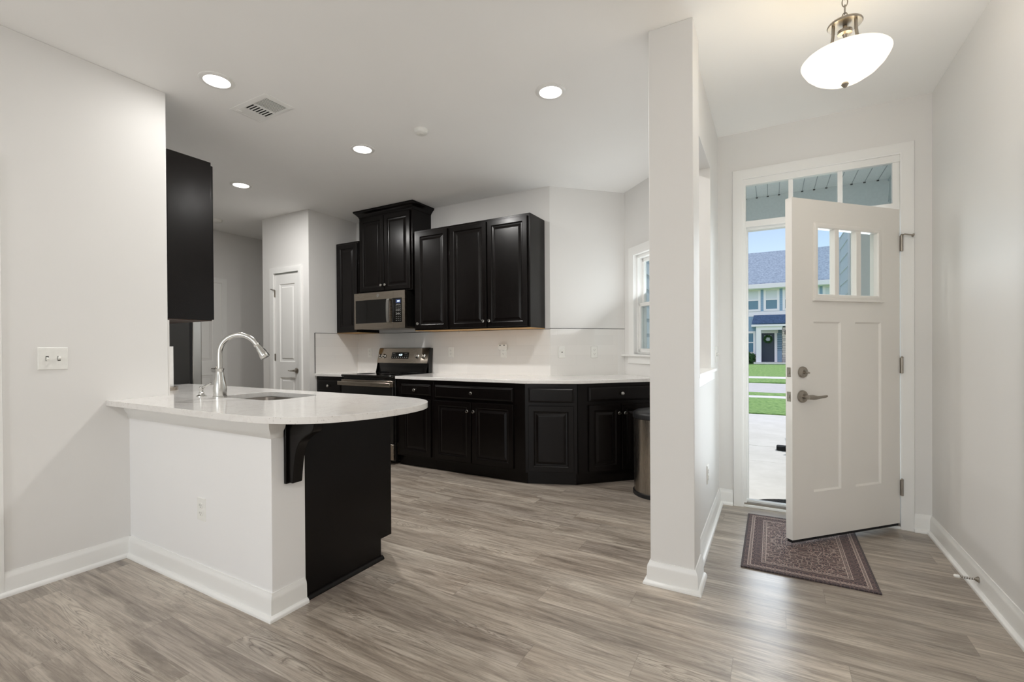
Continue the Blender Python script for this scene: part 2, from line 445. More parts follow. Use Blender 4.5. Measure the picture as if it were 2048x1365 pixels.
def slab_holes(mb, outer, holes, z0, z1):
    bm = mb.bm
    for z in (z0, z1):
        es = []
        for loop in [outer] + holes:
            vs = [mb.v((x, y, z)) for x, y in loop]
            es += [bm.edges.new((vs[i], vs[(i + 1) % len(vs)])) for i in range(len(vs))]
        bmesh.ops.triangle_fill(bm, use_beauty=True, use_dissolve=False, edges=es)
    for loop in [outer] + holes:
        n = len(loop)
        A = [mb.v((x, y, z0)) for x, y in loop]; B = [mb.v((x, y, z1)) for x, y in loop]
        for i in range(n): mb.f([A[i], A[(i + 1) % n], B[(i + 1) % n], B[i]])
    bmesh.ops.remove_doubles(bm, verts=bm.verts[:], dist=1e-5)
    return mb
def catmull(pts, k=6):
    out = []
    for i in range(len(pts) - 1):
        p0 = Vector(pts[max(i - 1, 0)]); p1 = Vector(pts[i]); p2 = Vector(pts[i + 1]); p3 = Vector(pts[min(i + 2, len(pts) - 1)])
        for j in range(k):
            t = j / k
            out.append(tuple(.5 * ((2 * p1) + (p2 - p0) * t + (2 * p0 - 5 * p1 + 4 * p2 - p3) * t * t + (3 * p1 - p0 - 3 * p2 + p3) * t ** 3)))
    out.append(tuple(pts[-1])); return out
def frame_loc(p, rz): return Matrix.Translation(Vector(p)) @ Matrix.Rotation(rz, 4, 'Z')

# ------------------------------------------------------------------ room shell
XL, YE = -3.28, 1.48          # left wall face, its kitchen end
XR, YD = .882, 3.88           # right wall face, door wall face
YK = 4.204                    # range wall
K1 = (-1.917, 4.204); C = (-1.342, 4.79)
XP = -.361                    # pony wall face toward the foyer
S2 = math.sqrt(.5)
struct(MB().box(-6.7, 1.1, -4.9, 6.7, -.12, 0).obj('floor', M['floor'], smooth=False), 'grey brown wood look plank floor')
# floor polygon must stop at the outer walls, so the slab above is trimmed by a polygon
bpy.data.objects.remove(bpy.data.objects['floor'])
FP = [(-6.6, -4.6), (XR + .1, -4.6), (XR + .1, YD + .05), (-.37, YD + .05), (-1.342, 4.895), (-1.98, 4.26), (-4.6, 4.26), (-5.4, 4.26), (-5.4, 6.6), (-6.6, 6.6)]
struct(MB().prism(FP, -.12, 0).obj('floor', M['floor'], smooth=False), 'grey brown wood look plank floor')
struct(MB().prism(FP, H, H + .12).obj('ceiling', M['ceil'], smooth=False), 'flat white painted ceiling')

struct(MB().box(XL - .14, XL, -4.5, YE, 0, H).obj('wall_left', M['wall'], bevel=.004), 'pale greige wall at the left')
struct(MB().box(-6.49, XL - .14, YE - .14, YE, 0, H).obj('wall_sink', M['wall'], smooth=False), 'greige wall behind the sink counter')
struct(MB().box(-6.61, -6.49, YE - .14, 6.5, 0, H).obj('wall_hall', M['wall'], smooth=False), 'shaded hallway wall past the pantry')
struct(MB().box(-6.61, -5.3, 6.5, 6.62, 0, H).obj('wall_hall_end', M['wall'], smooth=False))
# pantry box: front wall with a door opening, side walls
PX0, PX1, PY = -5.465, -4.605, 3.5
DX0, DX1, DZ = -5.245, -4.785, 2.105
b = MB(); b.box(PX0, DX0, PY, PY + .1, 0, H); b.box(DX1, PX1, PY, PY + .1, 0, H); b.box(DX0, DX1, PY, PY + .1, DZ, H)
b.box(PX0, PX0 + .1, PY + .1, 6.5, 0, H); b.box(PX1 - .1, PX1, PY + .1, YK + .12, 0, H)
struct(b.obj('wall_pantry', M['wall'], smooth=False), 'greige pantry wall with a narrow door')
struct(MB().box(PX1, K1[0] + .0, YK, YK + .12, 0, H).obj('wall_range', M['wall'], smooth=False), 'wall behind the range')
# diagonal wall and window wall, both at 45 degrees
dg = frame_loc((K1[0], K1[1], 0), PI / 4); LD = math.hypot(C[0] - K1[0], C[1] - K1[1])
struct(MB(dg).prism([(0, 0), (LD + .12, 0), (LD + .12, .12), (-.0497, .12)], 0, H).obj('wall_diagonal', M['wall'], smooth=False), 'angled wall right of the cabinets')
ww = frame_loc((C[0], C[1], 0), -PI / 4); LW = 1.29
WS0, WS1, WZ0, WZ1 = .198, 1.0, 1.125, 2.11
b = MB(ww); b.box(0, WS0, 0, .14, 0, H); b.box(WS1, LW, 0, .14, 0, H); b.box(WS0, WS1, 0, .14, 0, WZ0); b.box(WS0, WS1, 0, .14, WZ1, H)
struct(b.obj('wall_window', M['wall'], smooth=False), 'angled kitchen wall with the window')
# pony wall between kitchen and foyer
PO0, PO1, PZ0, PZ1 = 2.66, 3.375, 1.03, 2.395
b = MB(); b.box(XP - .14, XP, 2.60, PO0, 0, H); b.box(XP - .14, XP, PO1, YD, 0, H); b.box(XP - .14, XP, PO0, PO1, 0, PZ0); b.box(XP - .14, XP, PO0, PO1, PZ1, H)
struct(b.obj('wall_foyer_left', M['wall'], smooth=False), 'foyer wall with a tall pass through opening')
struct(MB().box(-.544, -.332, 2.40, 2.60, 0, H).obj('wall_pillar', M['wall'], bevel=.003), 'square greige pillar at the wall end')
# door wall
OX0, OX1, OZ = -.19, .724, 2.44
b = MB(); b.box(XP - .1, OX0, YD, YD + .15, 0, H); b.box(OX1, XR, YD, YD + .15, 0, H); b.box(OX0, OX1, YD, YD + .15, OZ, H)
struct(b.obj('wall_front', M['wall'], smooth=False), 'greige wall around the front door')
struct(MB().box(XR, XR + .12, -4.5, YD + .15, 0, H).obj('wall_right', M['wall'], smooth=False), 'pale wall on the right of the foyer')
b = MB(); b.box(-3.42, -2.9, -4.62, -4.5, 0, H); b.box(.5, 1.0, -4.62, -4.5, 0, H); b.box(-2.9, .5, -4.62, -4.5, 0, .2); b.box(-2.9, .5, -4.62, -4.5, 2.5, H)
struct(b.obj('wall_back', M['wall'], smooth=False), 'living room wall with a wide window')
b = MB(); b.box(-2.9, .5, -4.6, -4.54, .2, .26); b.box(-2.9, .5, -4.6, -4.54, 2.44, 2.5)
for x in (-2.9, -1.77, -.66, .44): b.box(x, x + .06, -4.6, -4.54, .2, 2.5)
struct(b.obj('window_2', M['white'], smooth=False), 'wide white framed living room window')
# half wall of the peninsula
HX, HY0, HY1, HZ = -1.942, 1.275, 1.445, .885
struct(MB().box(XL, HX, HY0, HY1, 0, HZ).obj('wall_peninsula', M['halfwall'], bevel=.002), 'white half wall under the peninsula counter')

# ------------------------------------------------------------------ trim
BASE = [(0, 0), (.032, 0), (.032, .008), (.029, .016), (.022, .021), (.016, .022), (.0145, .085), (.012, .097), (.006, .108), (.005, .114), (0, .114)]
flat = lambda x, y, d: (x, y, d)
def baseboard(name, path, label, mat='white', prof=BASE):
    return struct(MB().sweep(path, prof, flat).obj(name, M[mat], angle=50), label)
baseboard('baseboard_left', [(XL, -4.4), (XL, HY0)], 'white baseboard along the left wall')
baseboard('baseboard_peninsula', [(XL, HY0), (HX, HY0), (HX, HY1 - .005)], 'white baseboard round the half wall')
baseboard('baseboard_pillar', [(-.544, 2.60), (-.544, 2.40), (-.332, 2.40), (-.332, 2.60)], 'white baseboard round the pillar')
baseboard('baseboard_foyer_left', [(XP, 2.60), (XP, YD), (-.262, YD)], 'white baseboard on the foyer left wall')
baseboard('baseboard_right', [(.79, YD), (XR, YD), (XR, -4.4)], 'white baseboard along the right wall')
baseboard('baseboard_pantry', [(PX0, PY), (DX0 - .062, PY)], None)
baseboard('baseboard_pantry_right', [(DX1 + .062, PY), (PX1, PY)], None)
baseboard('baseboard_hall', [(-6.49, YE), (-6.49, 2.70)], None)
baseboard('baseboard_hall_end', [(-6.49, 3.64), (-6.49, 6.5)], None)
# crown strip under the peninsula counter
CR = [(0, 0), (.006, .004), (.010, .03), (.022, .045), (.026, .062), (.026, .085), (0, .085)]
b = MB().sweep([(XL, HY0), (HX, HY0), (HX, 1.33)], [(o, d + .80) for o, d in CR], flat)
struct(b.obj('trim_1', M['white'], angle=50), 'white moulding strip under the peninsula countertop')
# pony wall cap
b = MB(); b.box(XP - .16, XP + .03, 2.602, 3.47, PZ0, PZ0 + .022); b.box(XP, XP + .016, 2.602, 3.455, PZ0 - .055, PZ0)
struct(b.obj('trim_2', M['white'], bevel=.005), 'white ledge of the pass through opening')

CAS = [(0, 0), (0, .010), (.008, .016), (.02, .013), (.045, .019), (.058, .017), (.062, .004), (.062, 0)]
def casing(x0, x1, z1, mapf, name, label, wd=.066, parent=None):
    sc = wd / .062
    mb = MB().sweep([(x0, 0), (x0, z1), (x1, z1), (x1, 0)], [(-o * sc, d) for o, d in CAS], mapf)
    o = mb.obj(name, M['white'], parent, angle=50)
    return o
struct(casing(OX0, OX1, OZ, lambda x, z, d: (x, YD - d, z), 'trim_3', None, .072), 'white casing round the front door and transom')
struct(casing(DX0, DX1, DZ, lambda x, z, d: (x, PY - d, z), 'trim_4', None), 'white casing round the pantry door')
struct(casing(2.77, 3.572, 2.09, lambda y, z, d: (-6.49 + d, y, z), 'trim_5', None), 'white casing round the hallway door')
struct(casing(-.2, .70, 2.09, lambda y, z, d: (XL + d, y, z), 'trim_6', None, .062), 'white casing at the left edge of the left wall')

# ------------------------------------------------------------------ front door with frame and transom
b = MB()
b.box(OX0, OX0 + .018, YD + .001, YD + .149, 0, OZ); b.box(OX1 - .004, OX1 + .0, YD + .03, YD + .149, 0, 2.075)
b.box(OX0, OX1, YD + .004, YD + .05, OZ - .045, OZ)                       # head
b.box(OX0, OX1, YD + .012, YD + .06, 2.085, 2.13)                          # transom bar
b.box(OX1 - .036, OX1 - .0005, YD + .014, YD + .056, 2.09, OZ - .01)
b.box(OX0 + .018, OX0 + .03, YD + .056, YD + .119, 0, 2.069)               # stop
b.box(OX0, OX1, YD + .055, YD + .12, 2.07, 2.085)
for x in (.102, .393): b.box(x, x + .028, YD + .02, YD + .055, 2.13, OZ - .045)
struct(b.obj('trim_7', M['white'], smooth=False), 'white front door frame with transom bars')
b = MB(); b.box(OX0 + .004, OX1 - .004, YD + .035, YD + .042, 2.13, OZ - .045)
w3 = struct(b.obj('window_3', M['glassb'], smooth=False), 'transom glass over the front door')
b = MB(); b.box(OX0, OX1, YD - .012, YD + .16, -.001, .018); b.box(OX0, OX1, YD + .03, YD + .07, .018, .045)
th = struct(b.obj('trim_8', M['white'], bevel=.004), 'white door sill and threshold')
b = MB(); b.box(OX0 + .002, OX1 - .002, YD + .0, YD + .03, .018, .03); b.obj('threshold_strip', M['nickel'], th)

HP = (.718, 3.86, 0); TH = math.radians(46.4); DW, DB, DT = .895, .045, 2.078
door = thing('door_1', 'white front door standing half open into the foyer', None, HP, PI + TH, kind='structure')
mapd = lambda x, z, d: (x, d, z)
GX0, GX1, GZ0, GZ1 = .200, .704, 1.507, 1.912
P1, P2, PZa, PZb = (.166, .390), (.509, .729), .317, 1.345
b = MB(); t = .045
xs = [0, P1[0], P1[1], P2[0], P2[1], DW]
b.box(0, P1[0], -t, 0, DB, GZ0); b.box(P1[1], P2[0], -t, 0, DB, PZb); b.box(P2[1], DW, -t, 0, DB, GZ0)
for p in (P1, P2): b.box(p[0], p[1], -t, 0, DB, PZa)
b.box(P1[0], P2[1], -t, 0, PZb, GZ0)
b.box(0, GX0, -t, 0, GZ0, DT); b.box(GX1, DW, -t, 0, GZ0, DT); b.box(GX0, GX1, -t, 0, GZ1, DT)
leaf = b.obj('door_leaf', M['door'], door, smooth=False)
for p in (P1, P2):
    b = MB()
    # recessed flat panel with a sloped shoulder
    r0 = [(p[0], PZa), (p[1], PZa), (p[1], PZb), (p[0], PZb)]
    for yy0, yy1, sgn in ((0, -.010, 1), (-t, -t + .010, -1)):
        o = .010
        A = [b.v((x, yy0, z)) for x, z in r0]
        B = [b.v((x + (o if x == p[0] else -o), yy1, z + (o if z == PZa else -o))) for x, z in r0]
        for i in range(4): b.f([A[i], A[(i + 1) % 4], B[(i + 1) % 4], B[i]])
        b.f(B)
    b.obj('door_panel', M['door'], door, smooth=False)
fr = [(-.026, -.001), (-.026, .008), (-.018, .012), (-.001, .010), (.004, .003), (.004, -.02), (-.004, -.02)]
b = MB()
b.sweep([(GX0, GZ0), (GX0, GZ1), (GX1, GZ1), (GX1, GZ0)], [(o, d) for o, d in fr], mapd, True)
for a_, b_ in ((.346, .388), (.529, .566)): b.box(a_ + .002, b_ - .002, -.03, .006, GZ0, GZ1)
b.box(GX0 - .035, GX1 + .035, 0, .022, GZ0 - .038, GZ0 - .022)
b.obj('window_frame', M['door'], door, bevel=.0015)
MB().box(GX0, GX1, -.026, -.021, GZ0, GZ1).obj('glass_pane', M['glass'], door, smooth=False)
MB().box(.004, DW - .004, -.04, -.006, DB - .018, DB).obj('door_sweep', M['rubber'], door)
# lever handle and deadbolt
def rosette(parent, x, z, r, name='rosette', mat='nickel'):
    mt = Matrix.Translation((x, 0, z)) @ Matrix.Rotation(-PI / 2, 4, 'X')
    return MB().lathe([(r, 0), (r, .006), (r * .93, .011), (r * .6, .013), (r * .5, .016), (0, .016)], 28, mt).obj(name, M[mat], parent)
dbx = thing_d = rosette(door, .818, 1.042, .034, 'deadbolt')
b = MB(); b.cyl((.818, .014, 1.042), (.818, .024, 1.042), .010)
b.tube([(.826, .026, 1.043), (.812, .03, 1.041), (.798, .032, 1.038)], [.005, .0065, .004], 10)
o = b.obj('thumb_turn', M['nickel'], dbx)
lev = rosette(door, .820, .897, .037, 'door_handle')
b = MB(); b.cyl((.82, .012, .897), (.82, .05, .897), .013)
b.tube([(.832, .052, .897), (.80, .054, .896), (.775, .053, .893), (.74, .05, .894), (.70, .049, .896), (.682, .047, .899)], [.013, .0155, .0125, .008, .0085, .006], 12)
b.obj('lever', M['nickel'], lev)
for z, nm in ((1.042, 'bolt_plate'), (.897, 'latch_plate')):
    q = MB().box(DW - .0005, DW + .002, -.036, -.010, z - .029, z + .029).obj(nm, M['nickel'], door, bevel=.002)
    MB().box(DW + .002, DW + .006, -.031, -.015, z - .010, z + .010).obj('latch_bolt', M['nickel'], q, bevel=.002)
for z in (1.857, 1.067, .274):
    b = MB(); b.cyl((-.006, .009, z - .05), (-.006, .009, z + .05), .0075, 12)
    b.box(-.005, -.001, -.035, .004, z - .05, z + .05); b.lathe([(.0075, 0), (.009, .003), (.006, .009), (0, .011)], 12, Matrix.Translation((-.006, .009, z + .05)))
    hg = b.obj('hinge', M['nickel'], door)
    if z > 1.8:
        b = MB(); b.tube([(-.006, .012, z + .052), (.0, .03, z + .055), (-.03, .055, z + .045)], .004, 8); b.cyl((-.03, .055, z + .045), (-.036, .06, z + .042), .011, 14)
        b.obj('hinge_stop', M['nickel'], hg)

# ------------------------------------------------------------------ pantry door and hall door
def panel_door(name, label, loc, rz, w_, zt, hand='R'):
    d = thing(name, label, None, loc, rz, kind='structure')
    t = .035; b = MB()
    zs = [.02, .235, .86, 1.045, zt - .125, zt]; m = .085 if w_ < .6 else .115
    b.box(0, m, 0, t, zs[0], zs[5]); b.box(w_ - m, w_, 0, t, zs[0], zs[5])
    for a_, b_ in ((0, 1), (2, 3), (4, 5)): b.box(m, w_ - m, 0, t, zs[a_], zs[b_])
    b.obj('door_leaf', M['white'], d, smooth=False)
    for a_, b_ in ((1, 2), (3, 4)):
        MB().nest(m, w_ - m, zs[a_], zs[b_], [(0, 0), (.008, .009), (.03, .011), (.045, .003)], t - .002).obj('door_panel', M['white'], d, smooth=False)
    x = w_ - .06 if hand == 'R' else .06; s = -1 if hand == 'R' else 1
    mt = Matrix.Translation((x, 0, .945)) @ Matrix.Rotation(PI / 2, 4, 'X')
    q = MB().lathe([(.032, 0), (.032, .006), (.026, .011), (.012, .013), (.011, .045), (0, .045)], 24, mt).obj('door_handle', M['nickel'], d)
    MB().tube([(x, -.042, .945), (x + s * .03, -.044, .944), (x + s * .07, -.042, .942), (x + s * .10, -.04, .946)], [.011, .010, .006, .005], 10).obj('lever', M['nickel'], q)
    xh = -.006 if hand == 'R' else w_ + .006
    for z in (zt - .23, 1.1, .25):
        b = MB(); b.cyl((xh, -.006, z - .042), (xh, -.006, z + .042), .006, 10); b.box(xh - .012, xh + .012, -.002, .002, z - .042, z + .042)
        hg = b.obj('hinge', M['nickel'], d)
        if z > 1.5:
            b = MB(); b.tube([(xh, -.006, z + .045), (xh - .012, -.03, z + .05), (xh - .035, -.03, z + .055)], .004, 8); b.cyl((xh, -.01, z + .045), (xh + .02, -.04, z + .04), .007, 10)
            b.obj('hinge_stop', M['nickel'], hg)
    return d
pd = panel_door('door_2', 'narrow white two panel pantry door with lever', (DX0 + .004, PY + .012, 0), 0, DX1 - DX0 - .008, DZ - .008)
MB().box(DX1 - DX0 - .006, DX1 - DX0 - .003, -.011, .02, .915, .975).obj('strike_plate', M['nickel'], pd)
panel_door('door_3', 'white hallway door beyond the refrigerator', (-6.485, 2.775, 0), PI / 2, .792, 2.082, 'R')
struct(MB().box(XL + .002, XL + .012, -.2, .70, 0, 2.085).obj('door_4', M['white'], smooth=False), 'white door at the left edge')

# ------------------------------------------------------------------ kitchen window
win = thing('window_1', 'white double hung kitchen window above the counter end', None, (C[0], C[1], 0), -PI / 4, kind='structure')
mw_ = lambda x, z, d: (x, -d, z)
b = MB().sweep([(WS0, WZ0), (WS0, WZ1), (WS1, WZ1), (WS1, WZ0)], [(-o * 1.4, d) for o, d in CAS], mw_)
b.obj('window_casing', M['white'], win, angle=50)
b = MB(); b.box(WS0 - .19, WS1 + .12, -.045, .1, WZ0 - .022, WZ0); b.obj('window_sill', M['white'], win, bevel=.005)
MB().box(WS0 - .10, WS1 + .09, -.016, 0, WZ0 - .092, WZ0 - .022).obj('window_apron', M['white'], win, bevel=.003)
b = MB(); b.box(WS0, WS0 + .012, .03, .13, WZ0, WZ1); b.box(WS1 - .03, WS1, .03, .13, WZ0, WZ1); b.box(WS0, WS1, .03, .13, WZ1 - .03, WZ1); b.box(WS0, WS1, .03, .13, WZ0, WZ0 + .02)
b.obj('window_frame', M['white'], win, bevel=.002)
ZM = 1.615
def sash(z0, z1, y, nm):
    b = MB(); x0, x1 = WS0 + .012, WS1 - .03
    b.box(x0, x0 + .028, y, y + .03, z0, z1); b.box(x1 - .036, x1, y, y + .03, z0, z1); b.box(x0, x1, y, y + .03, z0, z0 + .036); b.box(x0, x1, y, y + .03, z1 - .036, z1)
    o = b.obj(nm, M['white'], win, bevel=.003)
    MB().box(x0 + .02, x1 - .03, y + .012, y + .016, z0 + .03, z1 - .03).obj('pane', M['glass'], o, smooth=False)
sash(WZ0 + .02, ZM + .018, .045, 'lower_sash'); sash(ZM - .018, WZ1 - .03, .082, 'upper_sash')

# ------------------------------------------------------------------ cabinets
def knob_at(parent, x, y, z, name='knob', rot=None):
    mt = Matrix.Translation((x, y, z)) @ (rot or Matrix.Rotation(PI / 2, 4, 'X'))
    return MB().lathe([(.006, 0), (.0055, .010), (.008, .014), (.015, .018), (.0155, .022), (.013, .026), (0, .028)], 18, mt).obj(name, M['chrome'], parent)
DOORP = [(0, -.016), (.003, -.020), (.046, -.020), (.052, -.0175), (.056, -.011), (.068, -.010), (.088, -.017), (.092, -.0175)]
DRAWP = [(0, -.012), (.004, -.0155), (.010, -.0165), (.016, -.020)]
def cab_door(parent, x0, x1, z0, z1, kx=None, kz=None):
    o = MB().nest(x0, x1, z0, z1, DOORP, -.001).obj('door', M['esp'], parent, smooth=False)
    if kx is not None: knob_at(o, kx, -.020, kz)
    return o
def cab_drawer(parent, x0, x1, z0, z1, knob=True, name='drawer'):
    o = MB().nest(x0, x1, z0, z1, DRAWP, -.001).obj(name, M['esp'], parent, smooth=False)
    if knob: knob_at(o, (x0 + x1) / 2, -.020, (z0 + z1) / 2)
    return o
CZ = .883
FY = 3.594
def base_box(parent, x0, x1, depth=.608, z1=CZ):
    MB().box(x0, x1, 0, depth, .105, z1).obj('body', M['esp'], parent, bevel=.0015)
    MB().box(x0, x1, .045, .075, 0, .105).obj('toe_kick', M['esp'], parent)
# left of the range
c = thing('base_cabinet', 'narrow dark base cabinet left of the range', 'cabinet', (-4.603, FY, 0))
base_box(c, 0, .448); cab_drawer(c, .03, .425, .715, .845); cab_door(c, .03, .425, .125, .695)
# single drawer unit right of the range
c = thing('base_cabinet', 'dark base cabinet with one drawer and one door just right of the range', 'cabinet', (-3.372, FY, 0))
base_box(c, 0, .479); cab_drawer(c, .07, .451, .728, .838); cab_door(c, .07, .451, .125, .692, .10, .61)
# double
c = thing('base_cabinet', 'wide dark base cabinet with one long drawer over two doors', 'cabinet', (-2.891, FY, 0))
base_box(c, 0, 1.006); cab_drawer(c, .024, .894, .716, .840); cab_door(c, .020, .446, .125, .692, .416, .61); cab_door(c, .456, .894, .125, .692, .486, .61)
# corner unit
A0, A1 = (-1.885, FY), (-1.463, 3.757); am = math.atan2(A1[1] - A0[1], A1[0] - A0[0]); LM = math.hypot(A1[0] - A0[0], A1[1] - A0[1])
c = thing('base_cabinet', 'angled dark corner cabinet with a knobless panel over a single door', 'cabinet', (A0[0], A0[1], 0), am)
inv = (Matrix.Translation((A0[0], A0[1], 0)) @ Matrix.Rotation(am, 4, 'Z')).inverted()
loc2 = lambda p: tuple((inv @ Vector((p[0], p[1], 0)))[:2])
pts = [loc2((A0[0] + .001, A0[1])), loc2(A1), loc2((K1[0] + .03, K1[1] - .006)), loc2((K1[0] + .034, K1[1] - .01)), loc2((A0[0] + .002, K1[1] - .05))]
MB().prism([pts[0], pts[1], pts[2], pts[4]], .105, CZ).obj('body', M['esp'], c, bevel=.0015)
MB().prism([(.012, .045), (LM - .012, .045), (LM - .02, .07), (.02, .07)], 0, .105).obj('toe_kick', M['esp'], c)
cab_drawer(c, .03, LM - .03, .722, .848, False, 'false_drawer'); cab_door(c, .03, LM - .03, .12, .692)
# right run along the diagonal wall
B0 = (-1.460, 3.760); LR = .80
c = thing('base_cabinet', 'dark base cabinet behind the trash can, drawer over two doors', 'cabinet', (B0[0], B0[1], 0), PI / 4)
base_box(c, .002, LR, .60); cab_drawer(c, .096, .722, .728, .855); cab_door(c, .096, .402, .12, .697, .378, .62); cab_door(c, .412, .722, .12, .697, .437, .62)

# wall cabinets
UD, UY = .322, 3.882
UZ0, UZ1 = 1.385, 2.460
def wall_box(parent, x0, x1, z0, z1, depth=UD, under=True, mat='rawwood'):
    o = MB().box(x0, x1, 0, depth - .002, z0 + .004, z1).obj('body', M['esp'], parent, bevel=.0015)
    if under: MB().box(x0 + .002, x1 - .002, .002, depth - .004, z0, z0 + .004).obj('bottom_panel', M[mat], parent)
UYB = YK - UD
c = thing('wall_cabinet', 'narrow dark wall cabinet left of the microwave', 'cabinet', (-4.600, UYB, 0))
wall_box(c, 0, .378, UZ0, UZ1); cab_door(c, .04, .36, 1.40, 2.435)
c = thing('wall_cabinet', 'tall dark wall cabinet with crown moulding above the microwave', 'cabinet', (-4.208, UYB, 0))
wall_box(c, 0, .806, 1.832, 2.735, under=False)
cab_door(c, .024, .398, 1.85, 2.70, .372, 1.91); cab_door(c, .408, .784, 1.85, 2.70, .434, 1.91)
CRN = [(0, 0), (.004, 0), (.006, .010), (.016, .022), (.034, .044), (.046, .052), (.050, .062), (.050, .072), (0, .072)]
b = MB().sweep([(0, UD - .004), (0, 0), (.806, 0), (.806, UD - .004)][::-1], [(-o, d + 2.716) for o, d in CRN], flat)
b.obj('crown_moulding', M['esp'], c, angle=50)
c = thing('wall_cabinet', 'single door dark wall cabinet right of the microwave', 'cabinet', (-3.372, UYB, 0))
wall_box(c, 0, .466, UZ0, UZ1); cab_door(c, .040, .448, 1.40, 2.435, .066, 1.46)
c = thing('wall_cabinet', 'two door dark wall cabinet at the right end of the run', 'cabinet', (-2.904, UYB, 0))
wall_box(c, 0, .932, UZ0, UZ1); cab_door(c, .018, .456, 1.40, 2.435, .428, 1.462); cab_door(c, .470, .908, 1.40, 2.435, .498, 1.462)
c = thing('wall_cabinet', 'dark wall cabinet above the sink counter, its glossy side panel showing', 'cabinet', (XL - .004, YE + .265, 0), PI)
wall_box(c, 0, .9, 1.39, 2.453, .263, mat='espunder'); cab_door(c, .012, .44, 1.40, 2.435, .41, 1.46); cab_door(c, .45, .885, 1.40, 2.435, .48, 1.46)

# peninsula cabinet (fronts face the kitchen)
c = thing('base_cabinet', 'dark peninsula base cabinet, flat end panel under the rounded counter', 'cabinet', (HX - .004, 2.02, 0), PI)
b = MB(); b.box(.02, .36, 0, .57, .11, CZ); b.box(.36, 1.06, 0, .57, .11, .62); b.box(1.06, 2.30, 0, .53, .11, CZ); b.obj('body', M['esp'], c)
b = MB(); b.prism([(0, 0), (.02, 0), (.02, .574), (0, .574)], .115, CZ); b.prism([(0, .083), (.02, .083), (.02, .574), (0, .574)], 0, .115)
b.obj('end_panel', M['esp'], c)
MB().box(.02, 2.30, .083, .10, 0, .11).obj('toe_kick', M['esp'], c)
for k in range(4): cab_door(c, .03 + k * .42, .43 + k * .42, .13, .86)
SHO = [(0, 0), (.019, 0), (.018, .008), (.012, .016), (0, .02)]
MB().sweep([(-.0, .574), (-.0, .075)], [(o, d) for o, d in SHO], flat).obj('shoe_moulding', M['esp'], c)

# corbel under the counter overhang
co = thing('corbel', 'black scrolled bracket under the peninsula counter overhang', 'bracket', (HX, 1.335, .585))
prof = [(0, .005), (.048, .005), (.050, .03), (.055, .052)] + [(.055 + .035 * math.sin(t * PI / 2), .052 + .12 * (1 - math.cos(t * PI / 2)) * .2 + .12 * t * .8) for t in (.2, .4, .6, .8, 1)]
prof = [(.016, .004), (.046, .004), (.049, .022), (.052, .05), (.058, .09), (.066, .13), (.075, .16), (.092, .19), (.118, .215), (.148, .232), (.172, .242), (.186, .254), (.192, .270), (.192, .297), (.016, .297)]
mc = lambda x, z, t: (x, t, z)
MB().extr(prof, mc, .012, .062).obj('bracket_arm', M['esp'], co, bevel=.003)
MB().box(0, .016, 0, .074, 0, .298).obj('back_plate', M['esp'], co, bevel=.003)

# ------------------------------------------------------------------ countertops and backsplash
CT0, CT1 = .885, .915
pen = [(XL + .001, 1.168), (-2.35, 1.168)] + catmull([(-2.2, 1.168), (-2.02, 1.172), (-1.86, 1.196), (-1.72, 1.255), (-1.625, 1.345), (-1.565, 1.47), (-1.535, 1.61), (-1.532, 1.75), (-1.562, 1.875), (-1.635, 1.975), (-1.76, 2.04), (-1.93, 2.062), (-2.1, 2.064)], 5) + [(-2.6, 2.064), (-4.25, 2.064), (-4.25, YE + .001), (XL + .001, YE + .001)]
def rrect(x0, x1, y0, y1, r, n=6):
    out = []
    for cx, cy, a0 in ((x1 - r, y0 + r, -90), (x1 - r, y1 - r, 0), (x0 + r, y1 - r, 90), (x0 + r, y0 + r, 180)):
        for i in range(n + 1):
            a_ = math.radians(a0 + 90 * i / n); out.append((cx + r * math.cos(a_), cy + r * math.sin(a_)))
    return out
SK = (-2.93, -2.415, 1.575, 1.92)
hole = rrect(*SK, .075)
b = slab_holes(MB(), pen, [hole], CT0, CT1)
tag(b.obj('countertop', M['quartz'], bevel=.003), 'white quartz peninsula countertop with rounded end and sink cutout', 'countertop')
b = MB().prism([(-4.604, FY - .028), (-4.153, FY - .028), (-4.153, YK - .001), (-4.604, YK - .001)], CT0, CT1)
tag(b.obj('countertop', M['quartz'], bevel=.003), 'short white countertop left of the range against the pantry wall', 'countertop')
ctr = [(-3.370, YK - .001), (-3.370, FY - .028), (-1.879, FY - .028), (-1.447, 3.735), (-.869, 4.313), (C[0] - .001, C[1] - .004), (K1[0], K1[1] - .001)]
tag(MB().prism(ctr, CT0, CT1).obj('countertop', M['quartz'], bevel=.003), 'long white countertop right of the range bending round the corner', 'countertop')
